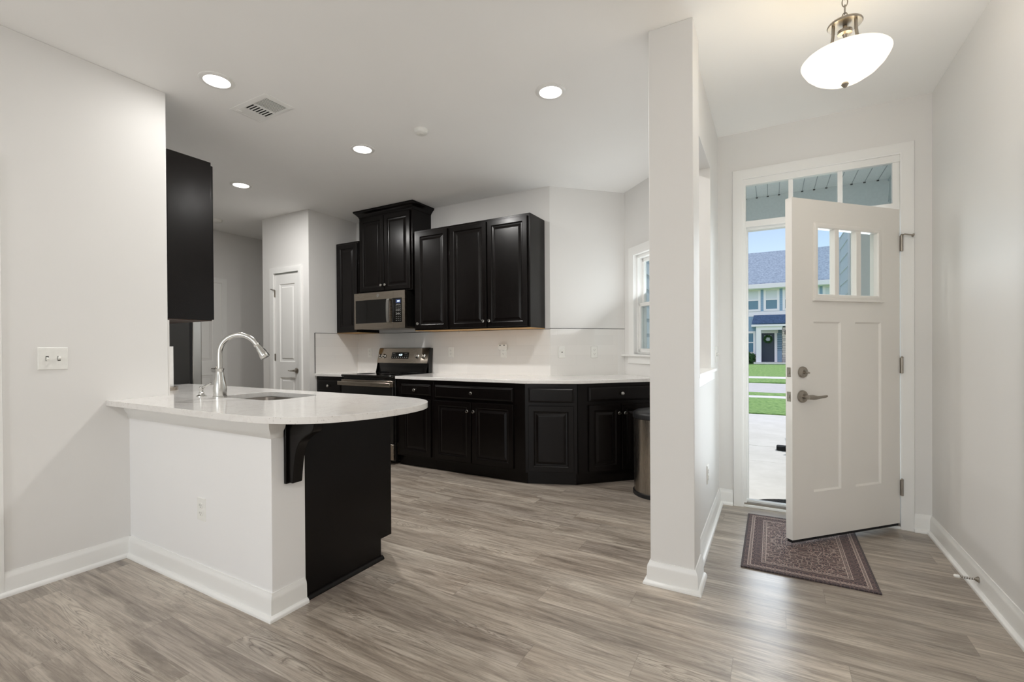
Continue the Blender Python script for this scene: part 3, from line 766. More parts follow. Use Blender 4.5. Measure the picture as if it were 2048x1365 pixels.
def uvpanel(name, p0, p1, z0, z1, nrm, label, trimends=()):
    """thin tiled panel between two plan points; UV in metres"""
    p0, p1 = Vector(p0), Vector(p1); L_ = (p1 - p0).length; n_ = Vector(nrm).normalized() * .007
    b = MB(); q = b.bm; uv = q.loops.layers.uv.new('UVMap')
    corners = [(p0, 0), (p1, L_)]
    V = {}
    for i, (p, s_) in enumerate(corners):
        for j, z in enumerate((z0, z1)):
            for k, o_ in enumerate((Vector((0, 0)), n_)): V[i, j, k] = (b.v((p.x + o_.x, p.y + o_.y, z)), s_, z)
    for ids in (((0, 0, 1), (1, 0, 1), (1, 1, 1), (0, 1, 1)), ((0, 1, 0), (0, 1, 1), (1, 1, 1), (1, 1, 0)), ((0, 0, 0), (0, 0, 1), (0, 1, 1), (0, 1, 0)), ((1, 0, 0), (1, 1, 0), (1, 1, 1), (1, 0, 1))):
        f_ = q.faces.new([V[i][0] for i in ids])
        for lp, i in zip(f_.loops, ids): lp[uv].uv = (V[i][1] + .13, V[i][2] - .915)
    o = b.obj(name, M['tile'], smooth=False); struct(o, label)
    e = MB(); d_ = (p1 - p0).normalized()
    e.prism([(p0.x, p0.y), (p1.x, p1.y), (p1.x + n_.x * 1.2, p1.y + n_.y * 1.2), (p0.x + n_.x * 1.2, p0.y + n_.y * 1.2)], z1, z1 + .004)
    if 's' in trimends: e.box(p0.x, p0.x + .009, p0.y - .004, p0.y, z0, z1 + .004)
    e.obj('edge_strip', M['black'], o, smooth=False)
    return o
uvpanel('trim_9', (PX1, 3.572), (PX1, YK), CT1, 1.380, (1, 0), 'white tile backsplash on the pantry side wall', 's')
uvpanel('trim_10', (PX1, YK), (K1[0] + .0029, K1[1]), CT1, 1.380, (0, -1), 'white tile backsplash behind the range')
uvpanel('trim_11', (K1[0] - .0029 * S2, K1[1] - .0029 * S2), C, CT1, 1.384, (S2, -S2), 'white tile backsplash on the angled wall')
struct(MB().box(-3.9, XL - .001, YE, YE + .008, CT1, 1.385).obj('trim_12', M['tile'], smooth=False), 'white tile edge at the end of the left wall')

# ------------------------------------------------------------------ sink, faucet, counter things
sk_ = thing('sink', 'undermount stainless sink in the peninsula countertop', 'sink', ((SK[0] + SK[1]) / 2, (SK[2] + SK[3]) / 2, .70))
cx, cy = sk_.location[0], sk_.location[1]
b = MB(); rings = []
for (e, r, z) in ((.008, .08, .184), (-.002, .075, .184), (-.004, .075, .178), (-.012, .07, .05), (-.03, .06, .012), (-.06, .05, .002)):
    pts = rrect(SK[0] - cx - e, SK[1] - cx + e, SK[2] - cy - e, SK[3] - cy + e, r)
    rings.append([b.v((x, y, z)) for x, y in pts])
for A, B in zip(rings, rings[1:]):
    n = len(A)
    for i in range(n): b.f([A[i], A[(i + 1) % n], B[(i + 1) % n], B[i]])
b.f(rings[-1])
o = b.obj('basin', M['sinksteel'], sk_)
sm = o.modifiers.new('thickness', 'SOLIDIFY'); sm.thickness = .002
MB().lathe([(.045, .003), (.045, .006), (.036, .007), (.03, .004), (0, .004)], 24).obj('drain', M['chrome'], sk_)

fc = thing('faucet', 'brushed nickel gooseneck pull down faucet beside the sink', 'faucet', (-2.833, 1.545, CT1))
MB().lathe([(.037, 0), (.037, .010), (.0355, .012)], 28).obj('base_ring', M['chrome'], fc)
MB().lathe([(.034, .012), (.0355, .03), (.035, .06), (.031, .09), (.025, .12), (.0205, .145), (.0195, .16), (.0225, .167), (.0225, .173), (.018, .175)], 28).obj('faucet_body', M['chrome'], fc)
sd = Vector((.80, .60, 0)); arc = [Vector((0, 0, .172)), Vector((0, 0, .21)), Vector((0, 0, .255))]
R_ = .108
for k in range(1, 15):
    a_ = PI - k / 14 * math.radians(152)
    arc.append(Vector((0, 0, .262)) + sd * (R_ + R_ * math.cos(a_)) + Vector((0, 0, R_ * math.sin(a_))))
MB().tube(arc, .0145, 16).obj('spout', M['chrome'], fc)
e0 = arc[-1]; dr = (arc[-1] - arc[-2]).normalized()
mt = Matrix.Translation(e0) @ dr.to_track_quat('Z', 'Y').to_matrix().to_4x4()
sh = MB().lathe([(.0145, -.004), (.0175, 0), (.0175, .008), (.0155, .012), (.020, .04), (.0255, .07), (.027, .088), (.0235, .094), (0, .094)], 24, mt).obj('spray_head', M['chrome'], fc)
b = MB(); q_ = (sd - dr * sd.dot(dr)).normalized(); p = e0 + dr * .03 + q_ * .016; b.tube([p, p + dr * .022 + q_ * .005, p + dr * .05 + q_ * .007], [.003, .005, .003], 8)
b.obj('spray_button', M['blackplastic'], sh)
b = MB(); hd = Vector((-.75, .35, 0)).normalized()
b.tube([hd * .018 + Vector((0, 0, .155)), hd * .032 + Vector((0, 0, .165)), hd * .036 + Vector((0, 0, .19)), hd * .034 + Vector((0, 0, .222))], [.009, .009, .006, .004], 10)
b.obj('lever_handle', M['chrome'], fc)

sp = thing('soap_dispenser', 'small brushed nickel soap pump left of the faucet', 'soap dispenser', (-3.013, 1.535, CT1))
MB().lathe([(.028, 0), (.028, .004), (.022, .008), (.015, .012), (.015, .022), (.011, .026), (.011, .042), (.0125, .046), (.0125, .056), (.008, .06), (0, .061)], 22).obj('pump_base', M['chrome'], sp)
MB().tube([(.0, 0, .052), (.02, .012, .062), (.048, .03, .082)], [.007, .006, .004], 10).obj('nozzle', M['chrome'], sp)

ph = thing('paper_towel_holder', 'stainless paper towel stand on the counter against the left wall end', 'paper towel holder', (-3.712, 1.64, CT1))
MB().lathe([(.088, 0), (.088, .022), (.084, .026), (.02, .026), (0, .026)], 32).obj('base', M['steel'], ph)
MB().lathe([(.006, .026), (.006, .345), (.011, .35), (.011, .36), (0, .362)], 12).obj('post', M['chrome'], ph)
b = MB().lathe([(.02, 0), (.061, 0), (.061, .28), (.02, .28), (.02, 0)], 36)
o = tag(b.obj('paper_towel_roll', M['paper']), 'white paper towel roll on its stand, mostly behind the wall', 'paper towel'); o.location = (-3.712, 1.64, CT1 + .027)

# ------------------------------------------------------------------ refrigerator
fr_ = thing('refrigerator', 'black sided stainless refrigerator past the left wall', 'refrigerator', (-4.275, YE + .03, 0))
MB().box(-.91, 0, 0, .58, .02, 1.77).obj('body', M['fridgeside'], fr_, bevel=.004)
MB().box(-.90, -.004, .58, .60, .05, 1.76).obj('door_gasket', M['rubber'], fr_)
for x0, x1, z0, z1 in ((-.91, -.458, .68, 1.775), (-.452, 0, .68, 1.775), (-.91, 0, .05, .67)):
    MB().box(x0, x1, .60, .675, z0, z1).obj('door', M['steelcool'], fr_, bevel=.008)
for x in (-.49, -.42):
    MB().tube([(x, .68, .80), (x, .725, .82), (x, .725, 1.6), (x, .68, 1.62)], .011, 10).obj('handle', M['chrome'], fr_)

# ------------------------------------------------------------------ range
rg = thing('electric_range', 'stainless electric range with black glass cooktop', 'stove', (-4.148, FY, 0))
RW = .770
MB().box(.004, RW - .004, -.01, .58, .03, .895).obj('body', M['black'], rg, bevel=.003)
b = MB(); b.box(0, RW, -.045, .565, .895, .917); b.obj('cooktop', M['blackglass'], rg, bevel=.006)
for x, y, r in ((.2, .13, .10), (.57, .13, .085), (.2, .40, .075), (.57, .40, .10)):
    MB().lathe([(r, .9172), (r, .9176), (r - .003, .9176), (r - .003, .9172)], 40, Matrix.Translation((x, y, 0))).obj('burner_ring', M['fridgeside'], rg)
d = MB().box(.006, RW - .006, -.045, -.012, .22, .80).obj('oven_door', M['black'], rg, bevel=.004)
MB().box(.006, RW - .006, -.047, -.012, .802, .862).obj('door_top_strip', M['steel'], rg, bevel=.003)
MB().box(.10, RW - .10, -.0475, -.045, .30, .66).obj('oven_window', M['blackglass'], d)
b = MB(); b.box(.0, RW, -.098, -.082, .802, .846)
for x in (.03, RW - .06): b.box(x, x + .03, -.083, -.04, .812, .838)
b.obj('oven_handle', M['steel'], d, bevel=.005)
MB().box(.006, RW - .006, -.045, -.012, .05, .21).obj('storage_drawer', M['steel'], rg, bevel=.004)
bg_ = MB().extr([(.47, .917), (.575, .917), (.60, 1.20), (.545, 1.205), (.50, 1.03), (.515, 1.03), (.515, .917)], lambda y, z, t: (t, y, z), .0, RW).obj('backguard', M['black'], rg, bevel=.003)
# control fascia: bowed stainless panel leaning back
b = MB(); NS = 16; top = []; bot = []
for i in range(NS + 1):
    u = i / NS; x = .0 + u * RW; bow = .028 * (1 - (2 * u - 1) ** 4)
    bot.append((x, .492 - bow, 1.028)); top.append((x, .538 - bow, 1.196))
for i in range(NS):
    b.quad(bot[i], bot[i + 1], top[i + 1], top[i])
    b.quad(top[i], top[i + 1], (top[i + 1][0], .56, 1.204), (top[i][0], .56, 1.204))
    b.quad((bot[i][0], .53, 1.024), (bot[i + 1][0], .53, 1.024), bot[i + 1], bot[i])
bmesh.ops.remove_doubles(b.bm, verts=b.bm.verts[:], dist=1e-5)
cp = b.obj('control_panel', M['steel'], rg, angle=60)
nrm = Vector((0, -math.cos(math.atan2(.046, .168)), math.sin(math.atan2(.046, .168))))
slope = math.atan2(.046, .168)
def on_panel(x, z, off=.0):
    u = x / RW; bow = .028 * (1 - (2 * u - 1) ** 4); return Vector((x, .492 - bow + (z - 1.028) / .168 * .046, z)) + nrm * off
for x in (.052, .118, .628, .712):
    p = on_panel(x, 1.108)
    mt = Matrix.Translation(p) @ nrm.to_track_quat('Z', 'Y').to_matrix().to_4x4()
    k = MB().lathe([(.027, 0), (.027, .006), (.021, .010), (.019, .026), (.016, .029), (0, .029)], 22, mt).obj('burner_knob', M['chrome'], cp)
    MB(mt).box(-.003, .003, -.019, .019, .028, .033).obj('knob_grip', M['steel'], k, bevel=.001)
mt = Matrix.Translation(on_panel(.375, 1.115)) @ Matrix.Rotation(-slope, 4, 'X')
dp = MB(mt).box(-.128, .128, -.005, .006, -.038, .036).obj('display', M['blackglass'], cp, bevel=.002)
b = MB(mt)
for i in range(8):
    x = -.108 + i * .031; b.box(x - .005, x + .005, -.0065, -.004, -.026, -.020)
for i in (0, 1, 6, 7):
    x = -.108 + i * .031; b.box(x - .004, x + .004, -.0065, -.004, .000, .006)
for x in (-.095, .085): b.box(x - .02, x + .02, -.0065, -.004, .022, .0245)
lt = b.obj('button_lettering', M['marks'], dp, smooth=False)
def text(s, name, size, mat, parent, m, shear=0):
    cu = bpy.data.curves.new(name, 'FONT'); cu.body = s; cu.size = size; cu.align_x = 'CENTER'; cu.align_y = 'CENTER'; cu.shear = shear; cu.extrude = .0004
    o = bpy.data.objects.new(name, cu); COL.objects.link(o); bpy.context.view_layer.update(); me = bpy.data.meshes.new_from_object(o); bpy.data.objects.remove(o, do_unlink=True) if o.users_collection else bpy.data.objects.remove(o)
    me.transform(m); me.materials.clear(); me.materials.append(mat)
    o = bpy.data.objects.new(name, me); COL.objects.link(o); o.parent = parent; return o
dg_ = text('4:20', 'clock_digits', .03, M['digits'], dp, mt @ Matrix.Translation((.008, -.0066, .006)) @ Matrix.Rotation(PI / 2, 4, 'X'), .15)
join(dp, [lt, dg_])

# ------------------------------------------------------------------ microwave
mv = thing('microwave', 'stainless over the range microwave', 'microwave', (-4.213, 3.804, 1.418))
MW, MH = .768, .410
MB().box(.004, MW - .004, .03, .395, .012, MH).obj('body', M['black'], mv, bevel=.003)
MB().prism([(.06, .06), (MW - .03, .06), (MW - .03, .38), (.06, .38)], .0, .012).obj('vent_underside', M['steel'], mv)
SX = .600
b = MB(); b.box(0, .022, 0, .03, .066, .328); b.box(.510, .577, 0, .03, .066, .328); b.box(0, SX, 0, .03, 0, .066); b.box(0, SX, 0, .03, .328, MH)
md = b.obj('door', M['steel'], mv, smooth=False)
MB().box(.022, .510, .003, .028, .066, .328).obj('door_window', M['blackglass'], md, smooth=False)
hb = [(.556, -.002, .062), (.552, -.03, .075), (.548, -.038, .19), (.552, -.032, .31), (.556, -.002, .328)]
b = MB(); hbp = catmull([(y, z) for _, y, z in hb], 4)
for i in range(len(hbp) - 1):
    (y0, z0), (y1, z1) = hbp[i], hbp[i + 1]
    A = [b.v((x, y, z)) for x, y, z in ((.528, y0, z0), (.564, y0, z0), (.564, y1, z1), (.528, y1, z1))]; B = [b.v((x, y, z)) for x, y, z in ((.528, y0 + .01, z0), (.564, y0 + .01, z0), (.564, y1 + .01, z1), (.528, y1 + .01, z1))]
    b.f(A); b.f(B[::-1])
    for j in range(4): b.f([A[j], A[(j + 1) % 4], B[(j + 1) % 4], B[j]])
b.obj('handle', M['chrome'], md)
b = MB(); b.box(SX + .002, MW, 0, .03, 0, .066); b.box(SX + .002, MW, 0, .03, .330, MH); b.box(MW - .042, MW, 0, .03, .066, .330)
b.obj('side_frame', M['steel'], mv, smooth=False)
kp = MB().box(.578, MW - .042, .001, .029, .066, .330).obj('control_panel', M['blackglass'], mv, smooth=False)
ds_ = MB().box(.640, .706, -.0005, .001, .275, .312).obj('display', M['display'], kp, smooth=False)
dg_ = text('4:20', 'clock_digits', .022, M['digits'], kp, Matrix.Translation((.674, -.0006, .293)) @ Matrix.Rotation(PI / 2, 4, 'X'), .1)
join(ds_, [dg_])
b = MB()
for r_ in range(9):
    z = .252 - r_ * .0205
    if r_ in (0, 3, 5): b.box(.645, .700, -.0005, .001, z + .006, z + .0085)
    for i in range(3):
        x = .645 + i * .0275; b.box(x - .0045, x + .0045, -.0005, .001, z - .0045, z)
join(kp, [b.obj('button_lettering', M['marks'], kp, smooth=False)])
mt = Matrix.Translation((.372, 0, .372)) @ Matrix.Rotation(PI / 2, 4, 'X')
b = MB().lathe([(.019, 0), (.019, .002), (.0165, .002), (.0165, .0008), (0, .0008)], 28, mt)
for k in range(3):
    a0 = k * 2 * PI / 3
    b.tube([mt @ Vector((.012 * math.cos(a0 + t), .012 * math.sin(a0 + t), .0015)) * 1 if False else mt @ Vector(((.004 + .003 * t) * math.cos(a0 + t), (.004 + .003 * t) * math.sin(a0 + t), .0015)) for t in (0, .5, 1, 1.5, 2)], .0009, 6)
b.obj('round_emblem', M['chrome'], md)

# ------------------------------------------------------------------ outlets and switches
def plate_frame(p, rz): return p, rz
def outlet(label, p, rz, group='wall outlets', recept=True, name='wall_outlet'):
    t_ = thing(name, label, 'outlet', p, rz, group)
    MB().nest(-.036, .036, -.058, .058, [(0, -.002), (.003, -.006)], 0).obj('plate', M['plastic'], t_, smooth=False)
    for s in (-1, 1):
        q = MB().extr(rrect(-.016, .016, s * .0195 - .0135, s * .0195 + .0135, .008, 4), lambda x, z, t: (x, t, z), -.006, -.0085).obj('receptacle', M['plastic'], t_)
        b = MB(); z = s * .0195
        b.box(-.008, -.006, -.0088, -.008, z - .001, z + .008); b.box(.006, .008, -.0088, -.008, z, z + .007); b.box(-.002, .002, -.0088, -.008, z - .009, z - .005)
        b.obj('slot_pattern', M['dark'], q, smooth=False)
    return t_
outlet('white outlet low on the peninsula half wall', (-2.508, HY0, .395), 0)
outlet('white outlet low on the foyer pony wall', (XP, 3.155, .395), PI / 2)
outlet('white outlet on the backsplash left of the range', (-4.377, YK - .007, 1.145), 0)
outlet('white outlet on the backsplash below the single wall cabinet', (-3.127, YK - .007, 1.152), 0)
outlet('white outlet on the backsplash with an adapter plugged in', (-2.448, YK - .007, 1.152), 0)
dd = lambda s, off=.007: (K1[0] + (s + off) * S2, K1[1] + (s - off) * S2)
x_, y_ = dd(.47); outlet('white outlet on the angled backsplash nearest the window', (x_, y_, 1.148), PI / 4)
x_, y_ = dd(.118)
cj = thing('cable_plate', 'white single hole cable plate on the angled backsplash', 'wall plate', (x_, y_, 1.15), PI / 4)
MB().nest(-.036, .036, -.058, .058, [(0, -.002), (.003, -.006)], 0).obj('plate', M['plastic'], cj, smooth=False)
MB().cyl((0, -.005, 0), (0, -.009, 0), .006, 12).obj('jack', M['dark'], cj)
ad = thing('plug_adapter', 'white plug in adapter in the backsplash outlet under the two door cabinet', 'adapter', (-2.448, YK - .016, 1.205))
MB().box(-.05, .05, -.028, 0, -.03, .03).obj('adapter_body', M['plastic'], ad, bevel=.006)
for x in (-.028, .02): MB().box(x, x + .012, -.029, -.027, .012, .022).obj('slot', M['dark'], ad, smooth=False)
def switch(label, p, rz, ups):
    t_ = thing('light_switch', label, 'light switch', p, rz)
    n = len(ups); hw = .036 + .023 * (n - 1)
    MB().nest(-hw, hw, -.058, .058, [(0, -.002), (.003, -.006)], 0).obj('plate', M['plastic'], t_, smooth=False)
    for i, up in enumerate(ups):
        x = (i - (n - 1) / 2) * .046
        b = MB(Matrix.Translation((x, -.006, 0)) @ Matrix.Rotation(math.radians(-28 if up else 28), 4, 'X')); b.box(-.0045, .0045, -.014, .004, -.007, .007)
        q = b.obj('toggle', M['plastic'], t_, bevel=.001)
        b = MB(); b.box(x - .006, x + .006, -.0065, -.006, -.0125, .0125); b.obj('toggle_slot', M['dark'], t_, smooth=False)
        for z in (-.03, .03): MB().cyl((x, -.006, z), (x, -.0072, z), .003, 10).obj('screw', M['plastic'], t_)
    return t_
switch('white double switch plate on the left wall', (XL, .947, 1.157), PI / 2, (False, True))
switch('white double switch plate on the foyer wall beside the front door', (XP, 3.70, 1.14), PI / 2, (True, True))
hk = thing('cup_hook', 'tiny metal hook under the two door wall cabinet', 'hook', (-2.83, 3.93, UZ0))
MB().tube([(0, 0, 0), (0, 0, -.018), (.006, 0, -.026), (.013, 0, -.022), (.014, 0, -.014)], .002, 8).obj('hook_wire', M['chrome'], hk)

# ------------------------------------------------------------------ ceiling things
def can(label, x, y, power):
    t_ = thing('recessed_light', label, 'ceiling light', (x, y, H), 0, 'recessed kitchen ceiling lights')
    MB().lathe([(.066, -.001), (.070, -.008), (.086, -.007), (.094, -.003), (.094, 0)], 36).obj('trim_ring', M['white'], t_)
    MB().lathe([(.066, -.003), (.05, -.0045), (0, -.005)], 36).obj('lens', M['lamp'], t_)
    l = light('recessed_lamp', 'AREA', (0, 0, -.012), power, (1, .98, .95), shape='DISK', size=.12)
    l.parent = t_
    return t_
can('recessed light nearest the camera, left of the vent', -2.863, 1.561, 2.8)
can('recessed light over the range, left of the smoke detector', -2.848, 2.668, 21)
can('recessed light farthest back, near the pantry', -4.485, 2.661, 16)
can('recessed light nearest the pillar', -1.20, 2.656, 9)
for x_, p_ in ((-2.3, 9), (.4, 25)): can('added unseen ceiling light brightening the room from outside the view', x_, -1.0, p_)['group'] = 'added unseen ceiling lights'  # extra unseen lamps, added to brighten the side walls and foyer
vt = thing('ceiling_vent', 'white rectangular air register in the kitchen ceiling', 'air vent', (-2.94, 1.89, H))
vx0, vx1, vy0, vy1 = -.19, .19, -.105, .105
b = MB().sweep([(vx0, vy0), (vx1, vy0), (vx1, vy1), (vx0, vy1)], [(0, 0), (0, -.003), (-.022, -.009), (-.030, -.009), (-.030, 0)], flat, True)
b.obj('frame', M['white'], vt, smooth=False)
MB().box(vx0 + .03, vx1 - .03, vy0 + .03, vy1 - .03, -.0015, -.0005).obj('dark_duct', M['ductshade'], vt, smooth=False)  # flat near-black sheet, colour standing in for the shade of a recess
b = MB(); b.box(vx0 + .03, vx0 + .105, vy0 + .03, vy1 - .03, -.008, -.002)
for k in range(7):                                                     # middle bank, slats along x
    y = vy0 + .030 + k * .0212; b.box(vx0 + .112, vx0 + .205, y, y + .009, -.004, -.002)
for k in range(9):                                                    # far bank, slats along y
    x = vx0 + .217 + k * .0152; b.box(x, x + .0075, vy0 + .03, vy1 - .03, -.0045, -.002)
for x in (.105, .205): b.box(vx0 + x, vx0 + x + .009, vy0 + .03, vy1 - .03, -.009, -.002)
b.obj('louvers', M['white'], vt, smooth=False)
MB().box(vx0 + .04, vx0 + .055, vy0 + .02, vy0 + .05, -.014, -.008).obj('damper_lever', M['white'], vt)
def detector(label, x, y, r):
    t_ = thing('smoke_detector', label, 'smoke detector', (x, y, H))
    MB().lathe([(r, 0), (r, -.008), (r * .95, -.012), (r * .9, -.026), (r * .7, -.032), (0, -.033)], 32).obj('housing', M['plastic'], t_)
    MB().lathe([(r * .3, -.0325), (r * .3, -.0345), (0, -.035)], 20).obj('test_button', M['plastic'], t_)
detector('small white detector on the ceiling over the right wall cabinets', -2.232, 2.65, .05)
detector('white detector on the ceiling above the hallway', -5.956, 3.226, .065)

# pendant
PXc, PYc = .268, 2.40
pn = thing('pendant_light', 'frosted glass bowl pendant on a nickel chain over the foyer', 'pendant light', (PXc, PYc, H))
zr = 2.405 - H; R = .158
inner = []
prof = [(R, zr), (R * .97, zr - .012), (R * .88, zr - .036), (R * .72, zr - .062), (R * .5, zr - .084), (R * .25, zr - .098), (0, zr - .102)]
def m_bowl():
    a = NT('frosted_bowl_glass'); a.set(Roughness=.35); a.p.inputs['Base Color'].default_value = srgb(250, 246, 236)
    n = a.noise(a.coord(), 5, 2)
    a.l(a.ramp(n, [(.2, (1, .93, .80, 1)), (.8, (1, .96, .87, 1))]), a.p.inputs['Emission Color']); a.p.inputs['Emission Strength'].default_value = .62
    a.p.inputs['Transmission Weight'].default_value = 0
    tl = a.n('ShaderNodeBsdfTranslucent'); tl.inputs[0].default_value = srgb(255, 250, 238)
    mx = a.n('ShaderNodeMixShader'); mx.inputs[0].default_value = .10
    a.l(a.p.outputs[0], mx.inputs[1]); a.l(tl.outputs[0], mx.inputs[2]); a.l(mx.outputs[0], a.out.inputs[0])
    return a.m
M['bowl'] = m_bowl()
MB().lathe(prof + [(0, zr - .097)] + [(r * .965, z + .006) for r, z in prof[-2::-1]] + [(R, zr)], 48).obj('bowl', M['bowl'], pn)
MB().lathe([(0, zr - .098), (.011, zr - .102), (.014, zr - .108), (.009, zr - .116), (.004, zr - .122), (0, zr - .123)], 18).obj('finial', M['nickel'], pn)
zd = 2.548 - H
MB().lathe([(0, zd + .014), (.02, zd + .012), (.03, zd + .004), (.061, zd + .004), (.063, zd), (.060, zd - .005), (.02, zd - .006), (0, zd - .006)], 36).obj('disc_plate', M['nickel'], pn)
MB().lathe([(.0, zd - .006), (.008, zd - .008), (.008, zd - .022), (.026, zd - .026), (.026, zd - .04), (.01, zd - .042), (.006, zd - .05), (.006, zr - .1)], 20).obj('socket_cluster', M['nickel'], pn)
for k in range(3):
    a_ = math.radians(200 + 120 * k); ca, sa = math.cos(a_), math.sin(a_)
    MB().tube([(.044 * ca, .044 * sa, zd - .004), (.046 * ca, .046 * sa, zd - .05), (.052 * ca, .052 * sa, zd - .09), (.046 * ca, .046 * sa, zr - .02), (.06 * ca, .06 * sa, zr - .062)], .0062, 12).obj('arm', M['nickel'], pn)
for k in range(2):
    a_ = math.radians(180 * k + 20)
    b = MB().lathe([(0, -.03), (.012, -.028), (.024, -.012), (.026, .002), (.018, .022), (.012, .03), (.012, .05), (0, .05)], 18, Matrix.Translation((.06 * math.cos(a_), .06 * math.sin(a_), zr - .02)))
    b.obj('bulb', M['lamp'], pn)
b = MB(); z = zd + .012; k = 0
while z < -.03:
    ln = []
    for i in range(16):
        t = 2 * PI * i / 16; u, v = .0095 * math.cos(t), .019 * math.sin(t)
        ln.append((u, 0, z + .019 + v) if k % 2 == 0 else (0, u, z + .019 + v))
    b.tube(ln, .0022, 8, True); z += .031; k += 1
b.obj('chain', M['nickel'], pn)
MB().lathe([(0, -.03), (.012, -.028), (.03, -.02), (.062, -.012), (.065, 0)], 32).obj('ceiling_canopy', M['nickel'], pn)
l = light('pendant_lamp', 'POINT', (0, 0, zr - .035), 7.6, (1, .94, .87), shadow_soft_size=.168); l.parent = pn

# ------------------------------------------------------------------ things on the floor
rugo = MB().box(-.305, .305, -.455, .455, 0, .007).obj('entry_rug', M['rug'], bevel=.002)
rugo.location = (.150, 3.258, .0005)
tag(rugo, 'small faded brown and blue patterned rug under the open front door', 'rug')
tc_ = thing('trash_can', 'round stainless trash can with black lid beside the pillar', 'trash can', (-.815, 3.885, 0))
MB().lathe([(.196, 0), (.2, .004), (.2, .03), (.194, .034)], 48).obj('base_ring', M['blackplastic'], tc_)
MB().lathe([(.190, .03), (.192, .55), (.192, .625), (.19, .625)], 48).obj('can_body', M['steelv'], tc_)
MB().lathe([(.194, .62), (.199, .625), (.199, .655), (.193, .668), (.17, .682), (.10, .694), (0, .698)], 48).obj('lid', M['blackplastic'], tc_)
ds = thing('door_stop', 'spring door stop with white tip on the right baseboard', 'door stop', (XR - .015, 3.06, .062))
MB().lathe([(.014, 0), (.014, .004), (.008, .012), (.005, .016)], 16, Matrix.Rotation(-PI / 2, 4, 'Y')).obj('mount', M['nickel'], ds)
MB().tube([(-.014 - .06 * i / 60, .0048 * math.cos(i * 1.4), .0048 * math.sin(i * 1.4)) for i in range(61)], .0016, 6).obj('spring', M['nickel'], ds)
MB().lathe([(.006, .07), (.008, .074), (.008, .086), (.005, .092), (0, .093)], 14, Matrix.Rotation(-PI / 2, 4, 'Y')).obj('rubber_tip', M['plastic'], ds)

# ------------------------------------------------------------------ porch and street
GZ = -.15
struct(MB().prism([(-.36, 4.03), (6, 4.03), (6, 6.165), (-1.45, 6.165), (-1.45, 5.12)], -.4, GZ).obj('floor_porch', M['concrete'], smooth=False), 'concrete slab outside the front door')
struct(MB().box(-1.45, 6, 6.18, 7.115, -.4, GZ - .002).obj('floor_walkway', M['concrete'], smooth=False), 'middle concrete slab outside')
struct(MB().box(-14, 14, 7.13, 10.43, -.4, GZ - .002).obj('floor_driveway', M['concrete'], smooth=False), 'pale concrete driveway')
struct(MB().box(-60, 60, 3.9, 120, -.9, GZ - .06).obj('ground', M['grass'], smooth=False))
def lawn(name, y0, y1, label):
    b = MB(); nx, ny = 60, max(4, int((y1 - y0) / .35)); vv = []
    for j in range(ny + 1):
        row = []
        for i in range(nx + 1):
            e = 0 if j in (0, ny) else 1
            row.append(b.v((-9 + 18 * i / nx + (random.uniform(-.05, .05) if e else 0), y0 + (y1 - y0) * j / ny + (random.uniform(-.03, .03) if not e else 0), GZ + .015 + e * random.uniform(0, .03))))
        vv.append(row)
    for j in range(ny):
        for i in range(nx): b.f([vv[j][i], vv[j][i + 1], vv[j + 1][i + 1], vv[j + 1][i]])
    A = vv[0]
    for i in range(nx):
        p, q = A[i].co.copy(), A[i + 1].co.copy(); b.f([A[i], b.v((p.x, p.y, GZ - .07)), b.v((q.x, q.y, GZ - .07)), A[i + 1]])
    return struct(b.obj(name, M['grass'], smooth=False), label)
lawn('lawn', 10.45, 13.6, 'green lawn beyond the driveway')
struct(MB().box(-40, 40, 13.62, 14.25, -.4, GZ + .01).obj('sidewalk', M['concrete'], smooth=False))
lawn('lawn_verge', 14.27, 15.15, 'grass strip on the near side of the street')
struct(MB().box(-60, 60, 15.2, 19.4, -.4, GZ - .02).obj('street', M['asphalt'], smooth=False), 'pale street across the lawn')
lawn('lawn_far_verge', 19.5, 21.7, 'grass strip on the far side of the street')
struct(MB().box(-40, 40, 21.75, 23.2, -.4, GZ + .01).obj('sidewalk_far', M['concrete'], smooth=False))
lawn('lawn_far', 23.25, 39.2, 'front lawn of the opposite house')
# porch ceiling, beam, column
b = MB(); b.prism([(-.36, 4.03), (1.6, 4.03), (1.6, 5.4), (-1.45, 5.4), (-1.45, 5.12)], 2.72, 2.80)
struct(b.obj('ceiling_porch', M['soffit'], smooth=False), 'white grooved porch ceiling')
b = MB()
for k in range(31): b.box(-1.42 + k * .0985, -1.415 + k * .0985, max(4.04, 3.68 + 1.42 - k * .0985), 5.395, 2.7165, 2.7205)
b.obj('grooves', M['soffitgroove'], bpy.data.objects['ceiling_porch'], smooth=False)
b = MB()
for k in range(31): b.box(-1.426 + k * .0985, -1.409 + k * .0985, 5.388, 5.40, 2.711, 2.72)
b.obj('groove_ends', M['soffitdark'], bpy.data.objects['ceiling_porch'], smooth=False)
struct(MB().box(-1.45, 1.6, 5.40, 5.58, 2.43, 2.80).obj('trim_13', M['beam'], bevel=.004), 'white porch beam')
struct(MB().box(.64, .82, 5.41, 5.57, GZ, 2.43).obj('trim_14', M['white'], bevel=.006), 'white square porch column')
